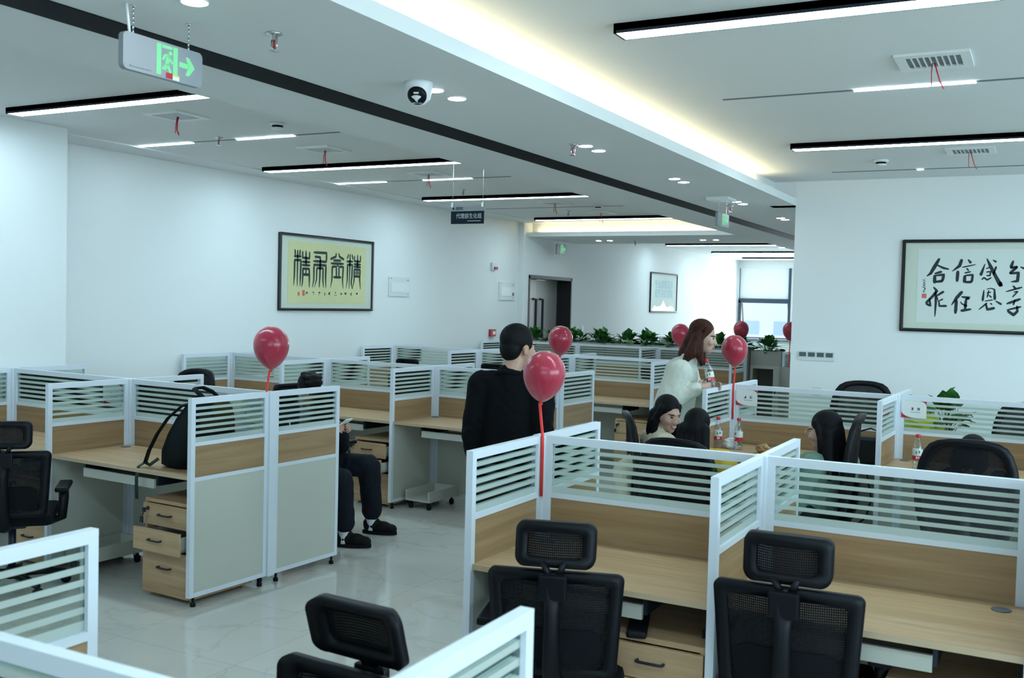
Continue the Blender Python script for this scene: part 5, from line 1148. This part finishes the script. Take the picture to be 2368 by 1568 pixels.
# -- auburn-haired woman, standing, holding a bottle on the end screen
f = V((.90, .16, -.16)); x0, y0 = -2.42, 7.33
HD = (-2.255, 7.34, 1.565)
w_ = Person('auburn-haired woman in an off-white jacket leaning on the end screen holding a bottle', (-2.44, 7.30, 0), M['skin_f'], HD, (f,), (-2.355, 7.30, 1.40),
            [(-2.37, 7.14, 1.30), (-2.45, 7.49, 1.31)], [(-2.44, 7.05, 1.06), (-2.36, 7.58, 1.07)], [(-2.235, 7.16, 1.195), (-2.20, 7.37, 1.20)],
            [(-2.43, 7.21, .86), (-2.46, 7.39, .86)], [(-2.40, 7.22, .46), (-2.44, 7.42, .46)], [(-2.45, 7.22, .09), (-2.50, 7.42, .09)], .98, True,
            hands=(((-2.235, 7.16, 1.195), (.80, .62, .10), (-.35, .35, .85), (-.2, .1, 1), .75), ((-2.20, 7.37, 1.20), (.95, -.35, .05), (-.3, -.4, .8), (-.2, -.1, 1), .7)))
def fn(mb):
    h, ax = w_.hs, w_.ax
    mb.ell(w_.at(0, -.026, .048), (.086 * h, .098 * h, .090 * h), ax, 24); mb.ell(w_.at(0, -.062, -.02), (.085, .068, .10), ax, 20)
    for sx in (-1, 1):
        mb.caps(w_.at(sx * .070, .020, .060), w_.at(sx * .084, -.008, -.02), .022, .024); mb.caps(w_.at(sx * .084, -.008, -.02), w_.at(sx * .088, .0, -.12), .024, .034); mb.caps(w_.at(sx * .088, .0, -.12), w_.at(sx * .075, .035, -.205), .034, .014)
        mb.caps(w_.at(sx * .075, -.03, .0), w_.at(sx * .095, -.055, -.13), .04, .048); mb.caps(w_.at(sx * .095, -.055, -.13), w_.at(sx * .08, -.095, -.21), .048, .02)
    mb.caps(w_.at(0, -.07, -.04), w_.at(0, -.10, -.16), .07, .065); mb.caps(w_.at(0, -.10, -.16), w_.at(.0, -.145, -.215), .06, .02)
blob('hair', fn, M['hair_r'], w_.t, .007, 3)
w_.top('jacket', M['shirt_w'], .098, .082, .052, .150, .155, .12, voxel=.009, wr_k=.93, collar=.062, depth=.80)
w_.trousers(M['shirt_w'], (.11, .085, .08)); w_.shoes([(1, .3, 0), (1, .3, 0)], False)
bottle('red-capped water bottle held up to her chin by the auburn-haired woman', (-2.150, 7.275, 1.178), 0, (radians(-4), radians(-16), 0))

# -- seated man with phone behind the end screen
SC_ = (-4.80, 5.92)
sm_ = Person('man in dark clothes seated behind the end screen looking at his phone', (-4.80, 5.92, 0), M['skin'], (-4.715, 5.79, 1.11), ((.86, -.38, -.34),), (-4.80, 5.84, .985),
             [(-4.80, 5.66, .925), (-4.84, 6.04, .93)], [(-4.66, 5.58, .70), (-4.66, 6.10, .68)], [(-4.49, 5.70, .835), (-4.47, 5.86, .84)],
             [(-4.84, 5.80, .53), (-4.84, 6.02, .53)], [(-4.375, 5.74, .50), (-4.41, 6.12, .545)], [(-4.40, 5.82, .10), (-4.48, 6.27, .10)], .98,
             hands=(((-4.49, 5.70, .835), (.95, .25, .35), (-.2, .6, .6), (-.2, .4, .8), .8), ((-4.47, 5.86, .84), (.95, -.3, .3), (-.2, -.6, .6), (-.2, -.3, .8), .8)))
sm_.hair_short(M['hair_b'])
def fn(mb):
    for k, (a, b, d) in enumerate(((-.03, .03, .118), (.0, .035, .125), (.03, .03, .118), (-.05, -.01, .11), (.05, 0, .112), (.0, .06, .105), (-.02, -.05, .115), (.03, -.05, .11))): mb.ell(sm_.at(a, b, d), (.04, .03, .018), sm_.ax, 10)
    mb.ell(sm_.at(0, .045, .085), (.07, .045, .035), sm_.ax, 14)
blob('hair_tuft', fn, M['hair_b'], sm_.t, .005, 2)
sm_.top('jacket', M['navy'], .088, .066, .048, .150, .150, .08, wr_k=.92, depth=.74)
MB().tube([sm_.sh[0].lerp(sm_.el[0], .15) + V((.05, -.068, .02)), sm_.sh[0].lerp(sm_.el[0], .6) + V((.04, -.062, .0)), sm_.el[0].lerp(sm_.wr[0], .1) + V((.02, -.062, -.03))], [(.016, .004)] * 3, 8, flat=(1, 0, .3)).build('sleeve_stripe', M['stripe'], sm_.t)
sm_.trousers(M['navy'], (.095, .082, .074)); sm_.shoes([(.90, .42, 0), (.92, .30, 0)])
ph = thing('mobile_phone', 'mobile phone in the hands of the seated man', 'phone', (-4.395, 5.775, .885)); ph.rotation_euler = (0, radians(-35), 0)
MB().box(-.075, .075, -.037, .037, 0, .008, 0, .003).build('case', M['whitep'], ph); MB().box(-.07, .07, -.034, .034, .0082, .0088).build('screen', M['screen'], ph)

def long_hair(P, m, ln=.30, spread=.10, front=True, voxel=.007):
    def fn(mb):
        h, ax = P.hs, P.ax; dn = V((0, 0, -1))
        mb.ell(P.at(0, -.023, .047), (.084 * h, .098 * h, .089 * h), ax, 24); mb.ell(P.at(0, -.055, -.01), (.082, .068, .09), ax, 20)
        for sx in (-.85, -.45, 0, .45, .85):
            a = P.at(sx * .085, -.055 - .03 * (1 - abs(sx)), -.01); b = a + dn * ln + P.ax[1] * -.03 + P.ax[0] * sx * (spread - .085); mb.caps(a, a.lerp(b, .6), .038, .040); mb.caps(a.lerp(b, .6), b, .040, .016)
        if front:
            for sx in (-1, 1): a = P.at(sx * .074, .012, .060); b = P.at(sx * .090, -.018, -.05); mb.caps(a, b, .020, .026); mb.caps(b, b + dn * ln * .62 + P.ax[0] * sx * .005, .030, .014)
    return blob('hair', fn, m, P.t, voxel, 3)
def sit(label, root, skin, head, face, neck, yaw, smile=False, hs=.97, wr=None, el=None, sh_z=None, lean=(0, 0)):
    c, s_ = cos(yaw), sin(yaw); f = V((-s_, c, 0)); r = V((c, s_, 0)); b = V(root); n = V(neck); sz = n.z - .075
    sh = [V((n.x, n.y, sz)) - r * .165, V((n.x, n.y, sz)) + r * .165]; hp = V((b.x, b.y, .54))
    EL = el or [sh[0] - r * .05 + f * .08 + V((0, 0, -.235)), sh[1] + r * .05 + f * .08 + V((0, 0, -.235))]
    WR = wr or [EL[0] + f * .21 + r * .07 + V((0, 0, .03)), EL[1] + f * .21 - r * .07 + V((0, 0, .03))]
    return Person(label, (b.x, b.y, 0), skin, head, (face,), neck, sh, EL, WR, [hp - r * .09, hp + r * .09], [hp - r * .10 + f * .41 + V((0, 0, -.02)), hp + r * .10 + f * .41 + V((0, 0, -.02))],
                  [hp - r * .10 + f * .38 + V((0, 0, -.45)), hp + r * .10 + f * .38 + V((0, 0, -.45))], hs, True, smile,
                  hands=((WR[0], f + r * .2, V((0, 0, -1)), r, .4), (WR[1], f - r * .2, V((0, 0, -1)), -r, .4)))
# -- smiling woman in cream
a = sit('smiling long-haired woman in a cream top seated, turned to her neighbour', (-2.36, 6.52, 0), M['skin_f'], (-2.225, 6.50, 1.06), (.80, -.52, -.22), (-2.285, 6.50, .935), radians(-55), True,
        el=[V((-2.28, 6.72, .68)), V((-2.46, 6.30, .68))], wr=[V((-2.10, 6.78, .74)), V((-2.44, 6.26, .50))])
long_hair(a, M['hair_b'], .20, .10); a.top('top', M['cream_c'], .085, .066, .05, .135, .135, .08, wr_k=.95, collar=.058); a.trousers(M['blackp'], (.09, .07, .065)); a.shoes([(.6, .7, 0)] * 2, False)
# -- dark-haired woman in yellow, back to the camera
b2 = sit('long-haired woman in yellow seated with her back to us', (-1.93, 6.24, 0), M['skin_f'], (-1.93, 6.22, 1.015), (.12, .95, -.2), (-1.925, 6.21, .885), radians(4), el=[V((-2.12, 6.40, .62)), V((-1.70, 6.36, .64))])
long_hair(b2, M['hair_b'], .26, .10, False); b2.top('top', M['yellow_c'], .085, .066, .05, .135, .135, .08, wr_k=.95, collar=.056); b2.trousers(M['blackp'], (.09, .07, .065)); b2.shoes([(0, 1, 0)] * 2, False)
# -- woman with glasses
g_ = sit('long-haired woman with glasses in speckled green seated side-on', (-1.20, 6.30, 0), M['skin_f'], (-1.155, 6.27, 1.055), (-.95, .22, -.15), (-1.13, 6.28, .925), radians(62))
long_hair(g_, M['hair_b'], .27, .12); g_.top('cardigan', M['green_c'], .09, .075, .055, .14, .145, .10, wr_k=.95, collar=.058); g_.trousers(M['blackp'], (.09, .07, .065)); g_.shoes([(-1, .3, 0)] * 2, False)
gl = thing('eyeglasses', 'thin-rimmed round glasses on the face of the woman in green', 'glasses', g_.o + g_.at(0, .098, .002))
r_, f_, u_ = g_.ax; gm = MB()
for sx in (-1, 1):
    gm.tube([r_ * (sx * .033 + .024 * cos(t_)) + u_ * (.022 * sin(t_)) for t_ in [2 * pi * k / 20 for k in range(21)]], .0012, 6)
    gm.tube([r_ * sx * .057, r_ * sx * .072 - f_ * .02, r_ * sx * .078 - f_ * .10], .0011, 6)
gm.tube([r_ * -.009, u_ * .004, r_ * .009], .0012, 6); gm.build('rims', M['chrome'], gl)
# -- person in the wide chair
p6 = sit('dark-haired person in black leaning forward in the wide mesh chair', (-.37, 6.42, 0), M['skin_f'], (-.352, 6.64, .93), (.25, .90, -.45), (-.36, 6.56, .825), radians(2), el=[V((-.60, 6.78, .68)), V((-.12, 6.78, .68))], wr=[V((-.48, 6.94, .775)), V((-.22, 6.94, .775))])
long_hair(p6, M['hair_b'], .10, .09, False); p6.top('top', M['jacket_b'], .085, .066, .05, .135, .135, .08, wr_k=.95, collar=.056); p6.trousers(M['blackp'], (.09, .07, .065)); p6.shoes([(0, 1, 0)] * 2, False)
